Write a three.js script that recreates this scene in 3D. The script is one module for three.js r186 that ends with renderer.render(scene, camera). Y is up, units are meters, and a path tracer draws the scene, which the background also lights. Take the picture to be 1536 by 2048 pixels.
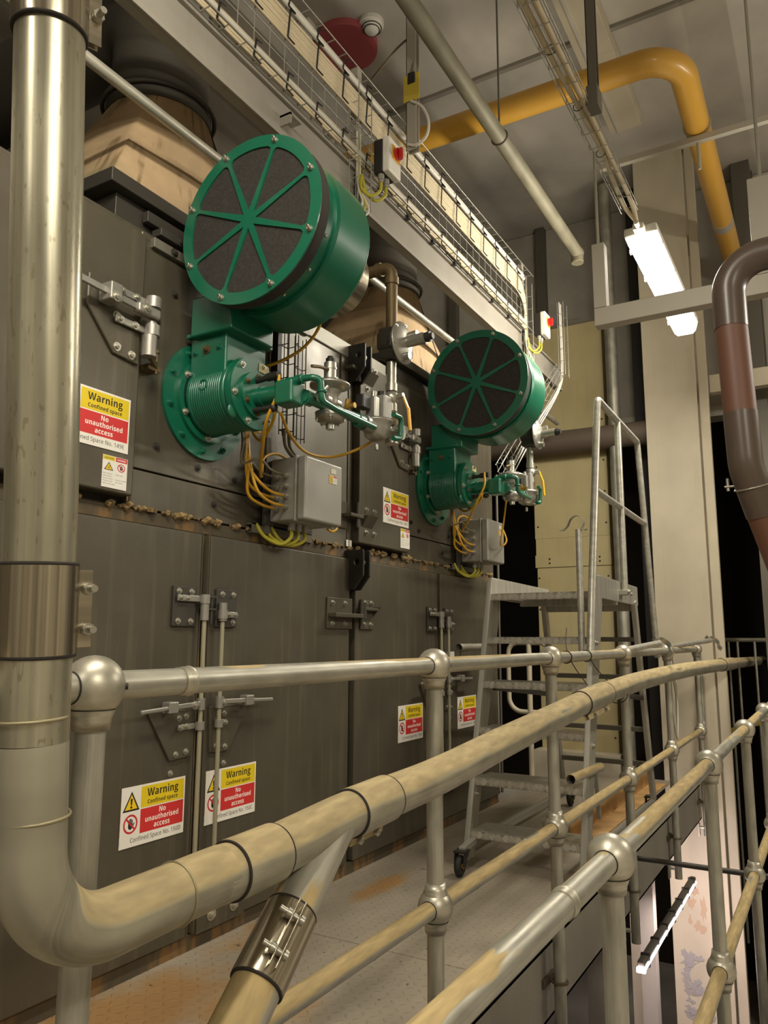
import * as THREE from 'three';
import { RoundedBoxGeometry } from 'three/addons/geometries/RoundedBoxGeometry.js';
import { mergeGeometries } from 'three/addons/utils/BufferGeometryUtils.js';
import { RectAreaLightUniformsLib } from 'three/addons/lights/RectAreaLightUniformsLib.js';

// ---------------------------------------------------------------- camera, light, exposure
// x runs along the furnace front, y up, z out of the furnace; walkway floor is y = 0, furnace front z = 0
const scene = new THREE.Scene();
const camera = new THREE.PerspectiveCamera(67.25, 1536 / 2048, 0.05, 60);
{
  const R = Math.PI / 180, yaw = 30.16 * R, pitch = 9.325 * R, roll = 0.24 * R;
  const f = new THREE.Vector3(Math.cos(yaw) * Math.cos(pitch), Math.sin(pitch), -Math.sin(yaw) * Math.cos(pitch));
  const r0 = new THREE.Vector3(Math.sin(yaw), 0, Math.cos(yaw)), u0 = new THREE.Vector3().crossVectors(r0, f);
  const r = r0.clone().multiplyScalar(Math.cos(roll)).addScaledVector(u0, Math.sin(roll));
  const u = u0.clone().multiplyScalar(Math.cos(roll)).addScaledVector(r0, -Math.sin(roll));
  camera.quaternion.setFromRotationMatrix(new THREE.Matrix4().makeBasis(r, u, f.clone().negate()));
  camera.position.set(0, 1.12, 2.13);
}
const renderer = new THREE.WebGLRenderer({ antialias: true });
renderer.toneMapping = THREE.LinearToneMapping;
renderer.toneMappingExposure = 2.75;
renderer.shadowMap.enabled = true;
RectAreaLightUniformsLib.init();
scene.background = new THREE.Color(0, 0, 0);
const LAMP_COLOR = new THREE.Color().setRGB(1.0, 0.935, 0.8), LAMP_POWER = 25, LAMP_SIDE = 36, LAMP_GLOW = 9;
const LOW_COLOR = new THREE.Color().setRGB(1.0, 0.84, 0.86), LOW_POWER = 34;

// ---------------------------------------------------------------- helpers
const V = (x, y, z) => new THREE.Vector3(x, y, z);
let seed = 12345;
const rnd = () => { seed = (seed * 1664525 + 1013904223) >>> 0; return seed / 4294967296; };
const clamp = (x, a = 0, b = 1) => Math.min(b, Math.max(a, x));
const sstep = (a, b, x) => { const t = clamp((x - a) / (b - a)); return t * t * (3 - 2 * t); };
const lerp = (a, b, t) => a + (b - a) * t;
// tileable value noise
function makeNoise(s) {
  const N = 256, p = new Float32Array(N * N); let q = s >>> 0;
  for (let i = 0; i < N * N; i++) { q = (q * 1664525 + 1013904223) >>> 0; p[i] = q / 4294967296; }
  const n = (x, y, px, py) => {
    const ix = Math.floor(x), iy = Math.floor(y), fx = x - ix, fy = y - iy, u = fx * fx * (3 - 2 * fx), v = fy * fy * (3 - 2 * fy);
    const g = (i, j) => p[(((j % py) + py) % py % N) * N + (((i % px) + px) % px % N)];
    return lerp(lerp(g(ix, iy), g(ix + 1, iy), u), lerp(g(ix, iy + 1), g(ix + 1, iy + 1), u), v);
  };
  return (u, v, fx, fy, oct = 4) => { let a = 0.5, s2 = 0, t = 0; for (let o = 0; o < oct; o++) { s2 += a * n(u * fx, v * fy, fx, fy); t += a; a *= 0.5; fx *= 2; fy *= 2; } return s2 / t; };
}
const N1 = makeNoise(7), N2 = makeNoise(99), N3 = makeNoise(2024);
function dataTex(w, h, fn, srgb) {
  const d = new Uint8Array(w * h * 4);
  for (let j = 0; j < h; j++) for (let i = 0; i < w; i++) {
    const c = fn((i + 0.5) / w, (j + 0.5) / h), k = (j * w + i) * 4;
    if (typeof c === 'number') { d[k] = d[k + 1] = d[k + 2] = clamp(c) * 255; } else { d[k] = clamp(c[0]) * 255; d[k + 1] = clamp(c[1]) * 255; d[k + 2] = clamp(c[2]) * 255; }
    d[k + 3] = 255;
  }
  const t = new THREE.DataTexture(d, w, h); t.wrapS = t.wrapT = THREE.RepeatWrapping; t.magFilter = THREE.LinearFilter; t.minFilter = THREE.LinearMipmapLinearFilter; t.generateMipmaps = true;
  if (srgb) t.colorSpace = THREE.SRGBColorSpace;
  t.needsUpdate = true; return t;
}
const rep = (t, x, y) => { const c = t.clone(); c.repeat.set(x, y); c.needsUpdate = true; return c; };
const hex = (h) => [((h >> 16) & 255) / 255, ((h >> 8) & 255) / 255, (h & 255) / 255];
const mix3 = (a, b, t) => [lerp(a[0], b[0], t), lerp(a[1], b[1], t), lerp(a[2], b[2], t)];
const mul3 = (a, k) => [a[0] * k, a[1] * k, a[2] * k];

// ---- geometry
function boxUV(g) {
  if (g.index) g = g.toNonIndexed();
  const p = g.attributes.position, n = g.attributes.normal, uv = new Float32Array(p.count * 2);
  for (let i = 0; i < p.count; i++) {
    const ax = Math.abs(n.getX(i)), ay = Math.abs(n.getY(i)), az = Math.abs(n.getZ(i));
    if (ay >= ax && ay >= az) { uv[2 * i] = p.getX(i); uv[2 * i + 1] = p.getZ(i); } else if (ax >= az) { uv[2 * i] = p.getZ(i); uv[2 * i + 1] = p.getY(i); } else { uv[2 * i] = p.getX(i); uv[2 * i + 1] = p.getY(i); }
  }
  g.setAttribute('uv', new THREE.BufferAttribute(uv, 2)); return g;
}
// box by its two corners
function bx(x0, x1, y0, y1, z0, z1, r = 0) {
  const w = Math.abs(x1 - x0), h = Math.abs(y1 - y0), d = Math.abs(z1 - z0), q = Math.min(r, w * 0.45, h * 0.45, d * 0.45);
  const g = q > 0 ? new RoundedBoxGeometry(w, h, d, 1, q) : new THREE.BoxGeometry(w, h, d);
  g.translate((x0 + x1) / 2, (y0 + y1) / 2, (z0 + z1) / 2); return boxUV(g);
}
// box of a size, turned then moved
function bxr(w, h, d, pos, rot = [0, 0, 0], r = 0) {
  const q = Math.min(r, w * 0.45, h * 0.45, d * 0.45);
  const g = q > 0 ? new RoundedBoxGeometry(w, h, d, 1, q) : new THREE.BoxGeometry(w, h, d);
  const b = boxUV(g); b.applyMatrix4(new THREE.Matrix4().makeRotationFromEuler(new THREE.Euler(...rot))); b.translate(...pos); return b;
}
const vec = (a) => (a.isVector3 ? a : V(...a));
function orient(g, pos, dir) {
  g.applyQuaternion(new THREE.Quaternion().setFromUnitVectors(V(0, 1, 0), vec(dir).clone().normalize()));
  const p = vec(pos); g.translate(p.x, p.y, p.z); return g;
}
function cyl(a, b, r, seg = 20, r2 = r, open = false) {
  a = vec(a); b = vec(b); const d = b.clone().sub(a), L = d.length();
  const g = new THREE.CylinderGeometry(r2, r, L, seg, 1, open); return orient(g, a.clone().add(b).multiplyScalar(0.5), d);
}
// bar of rectangular section between two points
function bar(a, b, w, h, r = 0, side = V(0, 1, 0)) {
  a = vec(a); b = vec(b); const d = b.clone().sub(a), L = d.length(); d.normalize();
  const g = boxUV(r > 0 ? new RoundedBoxGeometry(w, L, h, 1, Math.min(r, w * 0.45, h * 0.45)) : new THREE.BoxGeometry(w, L, h));
  let s = vec(side).clone().addScaledVector(d, -vec(side).dot(d)); if (s.lengthSq() < 1e-6) s = V(1, 0, 0).addScaledVector(d, -d.x); s.normalize();
  const t = new THREE.Vector3().crossVectors(s, d);
  g.applyMatrix4(new THREE.Matrix4().makeBasis(s, d, t)); const c = a.clone().add(b).multiplyScalar(0.5); g.translate(c.x, c.y, c.z); return g;
}
function lathe(prof, pos, dir, seg = 40) { return orient(new THREE.LatheGeometry(prof.map(([r, y]) => new THREE.Vector2(Math.max(r, 1e-5), y)), seg), pos, dir); }
const sphere = (p, r, sx = 1, sy = 1, sz = 1) => { const g = new THREE.SphereGeometry(r, 28, 20); g.scale(sx, sy, sz); g.translate(...p); return g; };
function torus(pos, dir, R, r, seg = 24, rs = 8) { const g = new THREE.TorusGeometry(R, r, rs, seg); g.rotateX(Math.PI / 2); return orient(g, pos, dir); }
function hexb(pos, dir, r = 0.009, h = 0.008) {
  const d = vec(dir).clone().normalize(), p = vec(pos);
  return [cyl(p, p.clone().addScaledVector(d, h * 0.25), r * 1.45, 14), cyl(p.clone().addScaledVector(d, h * 0.25), p.clone().addScaledVector(d, h), r, 6, r * 0.96), cyl(p.clone().addScaledVector(d, h), p.clone().addScaledVector(d, h * 1.35), r * 0.5, 8)];
}
// flat outline given by a list of [u, v] extruded; M maps (u, v, depth) to the place
function extr(pts, depth, M, bevel = 0, holes = []) {
  const s = new THREE.Shape(pts.map(([x, y]) => new THREE.Vector2(x, y)));
  for (const h of holes) s.holes.push(new THREE.Path(h.map(([x, y]) => new THREE.Vector2(x, y))));
  const g = new THREE.ExtrudeGeometry(s, { depth: depth - 2 * bevel, bevelEnabled: bevel > 0, bevelSize: bevel, bevelThickness: bevel, bevelSegments: 1, bevelOffset: -bevel, curveSegments: 16 });
  if (bevel) g.translate(0, 0, bevel);
  g.applyMatrix4(M); return boxUV(g);
}
const inZ = (z) => new THREE.Matrix4().makeTranslation(0, 0, z);                                   // (x, y) outline, depth towards +z
const inX = (x) => new THREE.Matrix4().makeBasis(V(0, 0, -1), V(0, 1, 0), V(1, 0, 0)).setPosition(x, 0, 0);  // (-z, y) outline, depth towards +x
const inY = (y) => new THREE.Matrix4().makeBasis(V(1, 0, 0), V(0, 0, -1), V(0, 1, 0)).setPosition(0, y, 0);  // (x, -z) outline, depth towards +y
// corner-rounded path
function fillet(pts, R, n = 8) {
  const P = pts.map(vec), out = [P[0]];
  for (let i = 1; i < P.length - 1; i++) {
    const a = P[i - 1].clone().sub(P[i]), b = P[i + 1].clone().sub(P[i]), la = a.length(), lb = b.length(); a.normalize(); b.normalize();
    const ang = Math.acos(clamp(a.dot(b), -1, 1)); if (ang > 3.1) { out.push(P[i]); continue; }
    const t = Math.min(R / Math.tan(ang / 2), la * 0.49, lb * 0.49), s = P[i].clone().addScaledVector(a, t), e = P[i].clone().addScaledVector(b, t), r = t * Math.tan(ang / 2);
    const c = P[i].clone().addScaledVector(a.clone().add(b).normalize(), r / Math.sin(ang / 2));
    const u = s.clone().sub(c), w = e.clone().sub(c), sw = Math.PI - ang;
    for (let k = 0; k <= n; k++) { const f = k / n; out.push(c.clone().addScaledVector(u, Math.sin((1 - f) * sw) / Math.sin(sw)).addScaledVector(w, Math.sin(f * sw) / Math.sin(sw))); }
  }
  out.push(P[P.length - 1]); return out;
}
const smooth = (pts, n = 40) => new THREE.CatmullRomCurve3(pts.map(vec), false, 'centripetal').getPoints(n);
// tube along points; u = metres along, v = 0 at the top, round the tube; r may be a list
function sweep(pts, r, seg = 20, caps = true, u0 = 0, dusty = false) {
  const P = pts.map(vec), n = P.length, pos = [], nor = [], uv = [], idx = []; let side = null, len = u0, first = V(0, 0, 1);
  for (let i = 0; i < n - 1; i++) { const c = new THREE.Vector3().crossVectors(P[i + 1].clone().sub(P[i]).normalize(), V(0, 1, 0)); if (c.length() > 0.3) { first = c.normalize(); break; } }
  for (let i = 0; i < n; i++) {
    const t = (i === 0 ? P[1].clone().sub(P[0]) : i === n - 1 ? P[n - 1].clone().sub(P[n - 2]) : P[i + 1].clone().sub(P[i]).normalize().add(P[i].clone().sub(P[i - 1]).normalize())).normalize();
    let s = new THREE.Vector3().crossVectors(t, V(0, 1, 0));
    if (s.length() < 0.08) s = side ? side.clone() : first.clone();
    if (side && s.dot(side) < 0 ) s.negate();
    s.addScaledVector(t, -s.dot(t)).normalize(); side = s;
    const up = new THREE.Vector3().crossVectors(s, t).normalize();
    if (i) len += P[i].distanceTo(P[i - 1]);
    const R = Array.isArray(r) ? r[i] : r;
    const lie = !dusty ? 0 : 0.32 * (1 - sstep(0.25, 0.85, Math.hypot(t.x, t.z)));   // on steep runs the upward side is narrower
    for (let k = 0; k <= seg; k++) {
      const a = (k / seg) * Math.PI * 2, d = up.clone().multiplyScalar(Math.cos(a)).addScaledVector(s, Math.sin(a));
      pos.push(P[i].x + d.x * R, P[i].y + d.y * R, P[i].z + d.z * R); nor.push(d.x, d.y, d.z); uv.push(len, k / seg < 0.5 ? Math.min(0.5, k / seg + lie) : Math.max(0.5, k / seg - lie));
    }
  }
  for (let i = 0; i < n - 1; i++) for (let k = 0; k < seg; k++) { const a = i * (seg + 1) + k, b = a + seg + 1; idx.push(a, a + 1, b, b, a + 1, b + 1); }
  if (caps) for (const e of [0, n - 1]) {
    const t = e ? P[n - 1].clone().sub(P[n - 2]).normalize() : P[0].clone().sub(P[1]).normalize(), c = pos.length / 3;
    pos.push(P[e].x, P[e].y, P[e].z); nor.push(t.x, t.y, t.z); uv.push(e ? len : u0, 0.5);
    for (let k = 0; k <= seg; k++) { const q = e * (seg + 1) + k; pos.push(pos[3 * q], pos[3 * q + 1], pos[3 * q + 2]); nor.push(t.x, t.y, t.z); uv.push(e ? len : u0, k / seg); }
    for (let k = 0; k < seg; k++) e ? idx.push(c, c + 1 + k, c + 2 + k) : idx.push(c, c + 2 + k, c + 1 + k);
  }
  const g = new THREE.BufferGeometry();
  g.setAttribute('position', new THREE.Float32BufferAttribute(pos, 3)); g.setAttribute('normal', new THREE.Float32BufferAttribute(nor, 3)); g.setAttribute('uv', new THREE.Float32BufferAttribute(uv, 2)); g.setIndex(idx);
  // faces must look outwards
  const q = g.attributes.position, A = V(0, 0, 0).fromBufferAttribute(q, idx[0]), B = V(0, 0, 0).fromBufferAttribute(q, idx[1]), C = V(0, 0, 0).fromBufferAttribute(q, idx[2]);
  if (B.sub(A).cross(C.sub(A)).dot(V(nor[0], nor[1], nor[2])) < 0) for (let i = 0; i < (n - 1) * seg * 6; i += 3) { const w = idx[i + 1]; idx[i + 1] = idx[i + 2]; idx[i + 2] = w; }
  g.setIndex(idx); return g;
}
function merged(list) {
  const L = list.flat(9).map((g) => { const q = g.index ? g.toNonIndexed() : g.clone(); for (const k of Object.keys(q.attributes)) if (!['position', 'normal', 'uv'].includes(k)) q.deleteAttribute(k); return q; });
  return L.length === 1 ? L[0] : mergeGeometries(L);
}
// ---- things and parts
const taken = {};
const numbered = (n) => { const k = taken[n] ?? 0; taken[n] = k + 1; return k ? n + '_' + String(k).padStart(3, '0') : n; };
function tag(o, label, category, group, kind) { if (label) o.userData.label = label; if (category) o.userData.category = category; if (group) o.userData.group = group; if (kind) o.userData.kind = kind; return o; }
function thing(name, label, category, base = [0, 0, 0], group) {
  const o = new THREE.Group(); o.name = numbered(name); o.position.set(...base); o.base = V(...base); scene.add(o); return tag(o, label, category, group);
}
function part(name, geos, mat, parent, label) {
  const g = merged([geos]), b = parent.base; if (b) g.translate(-b.x, -b.y, -b.z);
  const m = new THREE.Mesh(g, mat); m.name = name; m.base = b; parent.add(m); if (label) m.userData.label = label; return m;
}
// a thing that is one mesh
function single(name, geos, mat, label, category, group, base) {
  const g = merged([geos]); g.computeBoundingBox(); const bb = g.boundingBox, b = base ? V(...base) : V((bb.min.x + bb.max.x) / 2, bb.min.y, (bb.min.z + bb.max.z) / 2);
  g.translate(-b.x, -b.y, -b.z); const m = new THREE.Mesh(g, mat); m.name = numbered(name); m.position.copy(b); scene.add(m); return tag(m, label, category, group);
}
function struct(name, geos, mat) { const m = new THREE.Mesh(merged([geos]), mat); m.name = numbered(name); m.userData.kind = 'structure'; scene.add(m); return m; }
function structGroup(name) { const o = new THREE.Group(); o.name = numbered(name); o.userData.kind = 'structure'; o.base = V(0, 0, 0); scene.add(o); return o; }
function copyOf(o, label, dx, dy = 0, dz = 0) { const c = o.clone(); c.name = numbered(o.name.replace(/_\d{3}$/, '')); c.position.x += dx; c.position.y += dy; c.position.z += dz; if (label) c.userData.label = label; scene.add(c); return c; }

// ---------------------------------------------------------------- materials
const std = (o) => new THREE.MeshStandardMaterial(o);
const phys = (o) => new THREE.MeshPhysicalMaterial(o);
// painted steel with faint dust runs (uv in metres, one repeat = 1 m)
function paintTex(base, amount, streak, dust) {
  return dataTex(512, 512, (u, v) => {
    const f = N1(u, v, 4, 4, 5), s = N2(u, v, 48, 2, 3), sp = N3(u, v, 120, 120, 2);
    let c = mul3(base, 1 + amount * (f - 0.5) * 2);
    c = mix3(c, dust, clamp(streak * sstep(0.52, 0.85, s) + (sp > 0.83 ? 0.12 : 0) + 0.25 * sstep(0.6, 0.9, f) * streak)); return c;
  }, true);
}
const panelMap = paintTex(hex(0x524c3f), 0.1, 0.22, hex(0x857c62)), roughNoise = dataTex(256, 256, (u, v) => 0.72 + 0.5 * (N2(u, v, 6, 6, 4) - 0.5));
const M = {};
M.panel = std({ map: panelMap, roughness: 0.62, metalness: 0.25, roughnessMap: roughNoise });
M.panelBright = std({ map: paintTex(hex(0x716c60), 0.07, 0.1, hex(0x857d6c)), roughness: 0.62, metalness: 0.2, roughnessMap: roughNoise });
M.rustPanel = std({ map: dataTex(512, 512, (u, v) => mix3(hex(0x4b4231), hex(0x8a6437), 0.75 * sstep(0.5, 0.72, 0.6 * N1(u, v, 6, 6, 4) + 0.4 * N3(u, v, 40, 10, 3))), true), roughness: 0.8 });
M.gap = std({ color: 0x2b2519, roughness: 0.85 });
M.black = std({ color: 0x211e19, roughness: 0.55 });
M.darkSteel = std({ color: 0x45413a, roughness: 0.5, metalness: 0.4 });
M.lock = std({ color: 0x9a968d, roughness: 0.4, metalness: 0.55 });
M.zinc = std({ color: 0xb5b1a4, roughness: 0.35, metalness: 0.75 });
M.rod = std({ color: 0xa39c83, roughness: 0.5, metalness: 0.35 });
M.crumb = std({ map: dataTex(256, 256, (u, v) => mix3(hex(0x5d4a2e), hex(0xb59a66), N3(u, v, 40, 40, 3)), true), roughness: 0.95 });
M.green = phys({ color: 0x0d5f45, roughness: 0.36, clearcoat: 0.5, clearcoatRoughness: 0.2 });
// green paint, tan dust lying on whatever faces up (v = 0 is the top of a round drum)
const greenDustMap = dataTex(512, 512, (u, v) => { const a = Math.min(v, 1 - v) * 2, d = sstep(0.4, 0.22, a + 0.16 * (N1(u, v, 5, 10, 4) - 0.5)); return mix3(hex(0x0d5f45), hex(0xa8925f), d * 0.9); }, true);
const greenDustRough = dataTex(256, 256, (u, v) => { const a = Math.min(v, 1 - v) * 2; return 0.32 + 0.5 * sstep(0.4, 0.22, a); });
M.greenDust = phys({ map: greenDustMap, roughness: 1, roughnessMap: greenDustRough, clearcoat: 0.2, clearcoatRoughness: 0.3 });
M.filter = std({ map: dataTex(256, 256, (u, v) => mul3(hex(0x2f2b26), 0.75 + 0.5 * N3(u, v, 100, 100, 2)), true), roughness: 0.95 });
// galvanised tube; dusty kinds hold a coat of tan dust on the upper side
function tubeMaps(steel, dust, cover, wipe, s) {
  const n = makeNoise(s), m = (u, v) => {
    const a = Math.min(v, 1 - v) * 2, e = a - cover - 0.13 * (n(u, v, 10, 6, 4) - 0.5);
    let d = sstep(0.06, -0.06, e); if (wipe > 0) d *= 1 - sstep(0.0, 0.035, n(u + 0.37, v, 5, 3, 4) - 1 + wipe); return cover > 0 ? d : 0;
  };
  const map = dataTex(1024, 256, (u, v) => { const f = n(u, v, 30, 8, 4), st = n(u, v, 6, 60, 3); return mix3(mul3(steel, 0.82 + 0.24 * f + 0.14 * (st - 0.5)), mul3(dust, 0.85 + 0.3 * n(u, v, 40, 20, 3)), m(u, v) * 0.93); }, true);
  const orm = dataTex(512, 128, (u, v) => { const d = m(u, v); return [1, lerp(0.34 + 0.2 * n(u, v, 20, 8, 3), 0.88, d), lerp(0.62, 0.02, d)]; });
  for (const t of [map, orm]) t.repeat.set(0.5, 1);
  return { map, roughnessMap: orm, metalnessMap: orm, roughness: 1, metalness: 1 };
}
const STEEL = hex(0xb9b5a6), DUST = hex(0xac9566);
M.tubeClean = std(tubeMaps(STEEL, DUST, 0, 0, 11));
M.tubeLight = std(tubeMaps(STEEL, DUST, 0.22, 0.62, 21));
M.tubeDust = std(tubeMaps(STEEL, DUST, 0.46, 0.3, 31));
M.tubeHeavy = std(tubeMaps(hex(0xb5b09c), hex(0xae9b72), 0.42, 0.12, 41));
M.tubePatch = std(tubeMaps(STEEL, DUST, 0.4, 0.4, 51));
M.pipeSteel = std({ map: dataTex(512, 512, (u, v) => { const f = N1(u, v, 8, 12, 5), s = N2(u, v, 2, 60, 3), sp = N3(u, v, 60, 60, 2); return mix3(mul3(hex(0xc6c0a8), 0.82 + 0.22 * f + 0.16 * (s - 0.5)), hex(0x7d7153), sp > 0.8 ? 0.35 : 0); }, true), roughness: 0.42, metalness: 0.72, roughnessMap: roughNoise });
M.couplingSteel = std({ map: dataTex(64, 512, (u, v) => mul3(hex(0xbab09b), 0.8 + 0.35 * N2(u, v, 1, 90, 3)), true), roughness: 0.24, metalness: 0.95 });
M.cast = std({ map: dataTex(256, 256, (u, v) => mul3(hex(0xbdb7a6), 0.85 + 0.28 * N1(u, v, 8, 8, 4)), true), roughness: 0.4, metalness: 0.7 });
M.weld = std({ color: 0xa59b7c, roughness: 0.5, metalness: 0.6 });
M.rubber = std({ color: 0x2c2721, roughness: 0.8 });
M.unlitVoidWall = std({ color: 0x2a241b, roughness: 0.95 });  // near-black colour stands in for the lack of light in unlit space
M.flashing = std({ color: 0x9b988c, roughness: 0.55, metalness: 0.35 });
M.alu = std({ map: dataTex(256, 256, (u, v) => mul3(hex(0xbcb8ac), 0.86 + 0.22 * N2(u, v, 60, 3, 3)), true), roughness: 0.38, metalness: 0.55 });
// five-bar tread: groups of raised bars that alternate in direction (one repeat = 0.1 m)
const treadH = dataTex(256, 256, (u, v) => { let h = 0; const X = u * 2, Y = v * 2, cx = Math.floor(X), cy = Math.floor(Y), x = X - cx - 0.5, y = Y - cy - 0.5, s = (cx + cy) % 2 ? 1 : -1; const a = (x + s * y) * 0.7071, b = (x - s * y) * 0.7071; for (let k = -2; k <= 2; k++) h = Math.max(h, sstep(0.055, 0.02, Math.abs(b - k * 0.135)) * sstep(0.4, 0.32, Math.abs(a) + Math.abs(k) * 0.03)); return h; });
treadH.repeat.set(10, 10);
M.tread = std({ color: 0xb9b4a6, roughness: 0.36, metalness: 0.6, bumpMap: treadH, bumpScale: 0.004 });
M.treadBar = std({ color: 0xd2cdc0, roughness: 0.35, metalness: 0.5 });
// floor plates: raised lens pattern, grime and rust (uv 0..1 over the walkway)
const lensH = dataTex(256, 256, (u, v) => { let h = 0; for (const [cx, cy, s] of [[0.25, 0.25, 1], [0.75, 0.75, 1], [0.75, 0.25, -1], [0.25, 0.75, -1]]) { const x = u - cx, y = v - cy, a = (x + s * y) * 0.7071, b = (x - s * y) * 0.7071; h = Math.max(h, sstep(1, 0.55, Math.hypot(a / 0.2, b / 0.065))); } return h; });
lensH.repeat.set(13, 13);
M.floorPlate = std({
  map: (() => { const t = dataTex(2048, 512, (u, v) => {
    const X = u * 8 - 1, Z = v * 1.1; let c = mul3(hex(0x968b7a), 0.86 + 0.28 * N1(u, v, 24, 6, 5)); const n = 0.5 * N2(u, v, 30, 6, 5) + 0.5 * N3(u, v, 90, 14, 3);
    const blob = (x, z, rx, rz) => sstep(1.15, 0.1, Math.hypot((X - x) / rx, (Z - z) / rz)); // x, z in metres
    const r = Math.max(blob(1.5, 0.2, 1.0, 0.3), blob(2.0, 0.5, 0.3, 0.26) * 0.7, blob(3.25, 0.24, 0.32, 0.09), blob(2.5, 0.1, 0.5, 0.12) * 0.6);
    c = mix3(c, hex(0xa17138), 0.7 * sstep(0.35, 0.85, r * 0.62 + n * 0.62) * sstep(0.02, 0.2, r));
    if (N3(u, v, 220, 40, 1) > 0.965) c = mul3(c, 0.6); return c; }, true); return t; })(),
  roughness: 0.6, metalness: 0.15, bumpMap: (() => { const t = lensH.clone(); t.repeat.set(8 / 0.075, 1.1 / 0.075); t.needsUpdate = true; return t; })(), bumpScale: 0.0022,
});
M.hood = std({ map: dataTex(512, 512, (u, v) => { const f = N1(u, v, 5, 5, 5), s = N2(u, v, 40, 2, 3), h = N3(u, v, 4, 3, 4); let c = mul3(hex(0xab9270), 0.9 + 0.25 * f); c = mix3(c, hex(0x6d5a3a), 0.8 * sstep(0.5, 0.66, s) * sstep(0.42, 0.6, h)); return mix3(c, hex(0x7d7354), 0.6 * sstep(0.55, 0.75, h)); }, true), roughness: 0.7, metalness: 0.1 });
M.duct = std({ color: 0x48433a, roughness: 0.6, metalness: 0.3 });
M.cream = std({ map: dataTex(512, 512, (u, v) => { const f = N1(u, v, 4, 4, 5), s = N2(u, v, 30, 2, 3); return mix3(mul3(hex(0xbcb19a), 0.94 + 0.12 * f), hex(0xa9997a), 0.3 * sstep(0.6, 0.9, s)); }, true), roughness: 0.6 });
M.creamPanel = std({ map: paintTex(hex(0xb8a97d), 0.06, 0.12, hex(0x9d9068)), roughness: 0.5 });
M.wall = std({ map: paintTex(hex(0xa8a295), 0.1, 0.1, hex(0x9c958a)), roughness: 0.8 });
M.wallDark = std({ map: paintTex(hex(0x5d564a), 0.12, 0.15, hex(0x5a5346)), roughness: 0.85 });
M.wallLight = std({ map: paintTex(hex(0xb7b1a4), 0.07, 0.1, hex(0xa29b8d)), roughness: 0.7 });
M.concrete = std({ map: dataTex(512, 512, (u, v) => mul3(hex(0xb5aea2), 0.8 + 0.36 * N1(u, v, 6, 6, 6)), true), roughness: 0.9 });
M.concrete.map.repeat.set(0.3, 0.3);
M.beamPaint = std({ map: paintTex(hex(0x8b857a), 0.08, 0.12, hex(0x756d5f)), roughness: 0.6, metalness: 0.1 });
M.strut = std({ color: 0xaba496, roughness: 0.5, metalness: 0.3 });
M.strutDark = std({ color: 0x6b665c, roughness: 0.5, metalness: 0.4 });
M.wire = std({ color: 0xaeaba0, roughness: 0.35, metalness: 0.6 });
M.cable = std({ color: 0xc4b596, roughness: 0.6 });
M.cableWhite = std({ color: 0xcac5b8, roughness: 0.5 });
M.cableYellow = std({ color: 0xc2931c, roughness: 0.45 });
M.cableGY = std({ color: 0xa9a02c, roughness: 0.5 });
M.cableGrey = std({ color: 0x6a6149, roughness: 0.55 });
M.yellowPipe = phys({ color: 0xc49438, roughness: 0.4, clearcoat: 0.3 });
M.servicePipe = std({ color: 0x5d5145, roughness: 0.6 });
M.greyPipe = std({ map: dataTex(256, 128, (u, v) => mix3(mul3(hex(0x77725f), 0.85 + 0.3 * N1(u, v, 8, 6, 4)), hex(0xa79878), sstep(0.35, 0.05, Math.min(v, 1 - v) * 2) * 0.6), true), roughness: 0.6, metalness: 0.25 });
M.brownPipe = phys({ color: 0x6e4a3a, roughness: 0.5 });
M.brownDark = phys({ color: 0x584a40, roughness: 0.32 });
M.redDisc = std({ color: 0xaa5257, roughness: 0.6 });  // red washed out so the colour carries the haze
M.white = std({ color: 0xd9d5ca, roughness: 0.5 });
M.red = phys({ color: 0xb81a16, roughness: 0.35, clearcoat: 0.4 });
M.yellowPlastic = std({ color: 0xe0a414, roughness: 0.4 });
M.tagYellow = std({ color: 0xc0a83a, roughness: 0.6 });
M.boxGrey = std({ map: paintTex(hex(0x9a978e), 0.05, 0.05, hex(0x8a867b)), roughness: 0.42, metalness: 0.3 });
M.brass = std({ color: 0xa98744, roughness: 0.35, metalness: 0.85 });
M.bronze = std({ color: 0x6d5c3f, roughness: 0.5, metalness: 0.5 });
M.diecast = std({ color: 0xa9a69c, roughness: 0.36, metalness: 0.75 });
M.orange = std({ map: dataTex(256, 256, (u, v) => mul3(hex(0xb58f5c), 0.8 + 0.4 * N1(u, v, 10, 10, 4)), true), roughness: 0.75 });
M.rustBeam = std({ map: dataTex(512, 512, (u, v) => mix3(hex(0x5d4a38), hex(0x8a6130), sstep(0.35, 0.7, N1(u, v, 5, 5, 5))), true), roughness: 0.85 });
M.tyre = std({ color: 0x1c1a17, roughness: 0.7 });
const lampGlow = (k, c) => std({ color: 0xffffff, emissive: c, emissiveIntensity: k, roughness: 0.4 });

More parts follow.
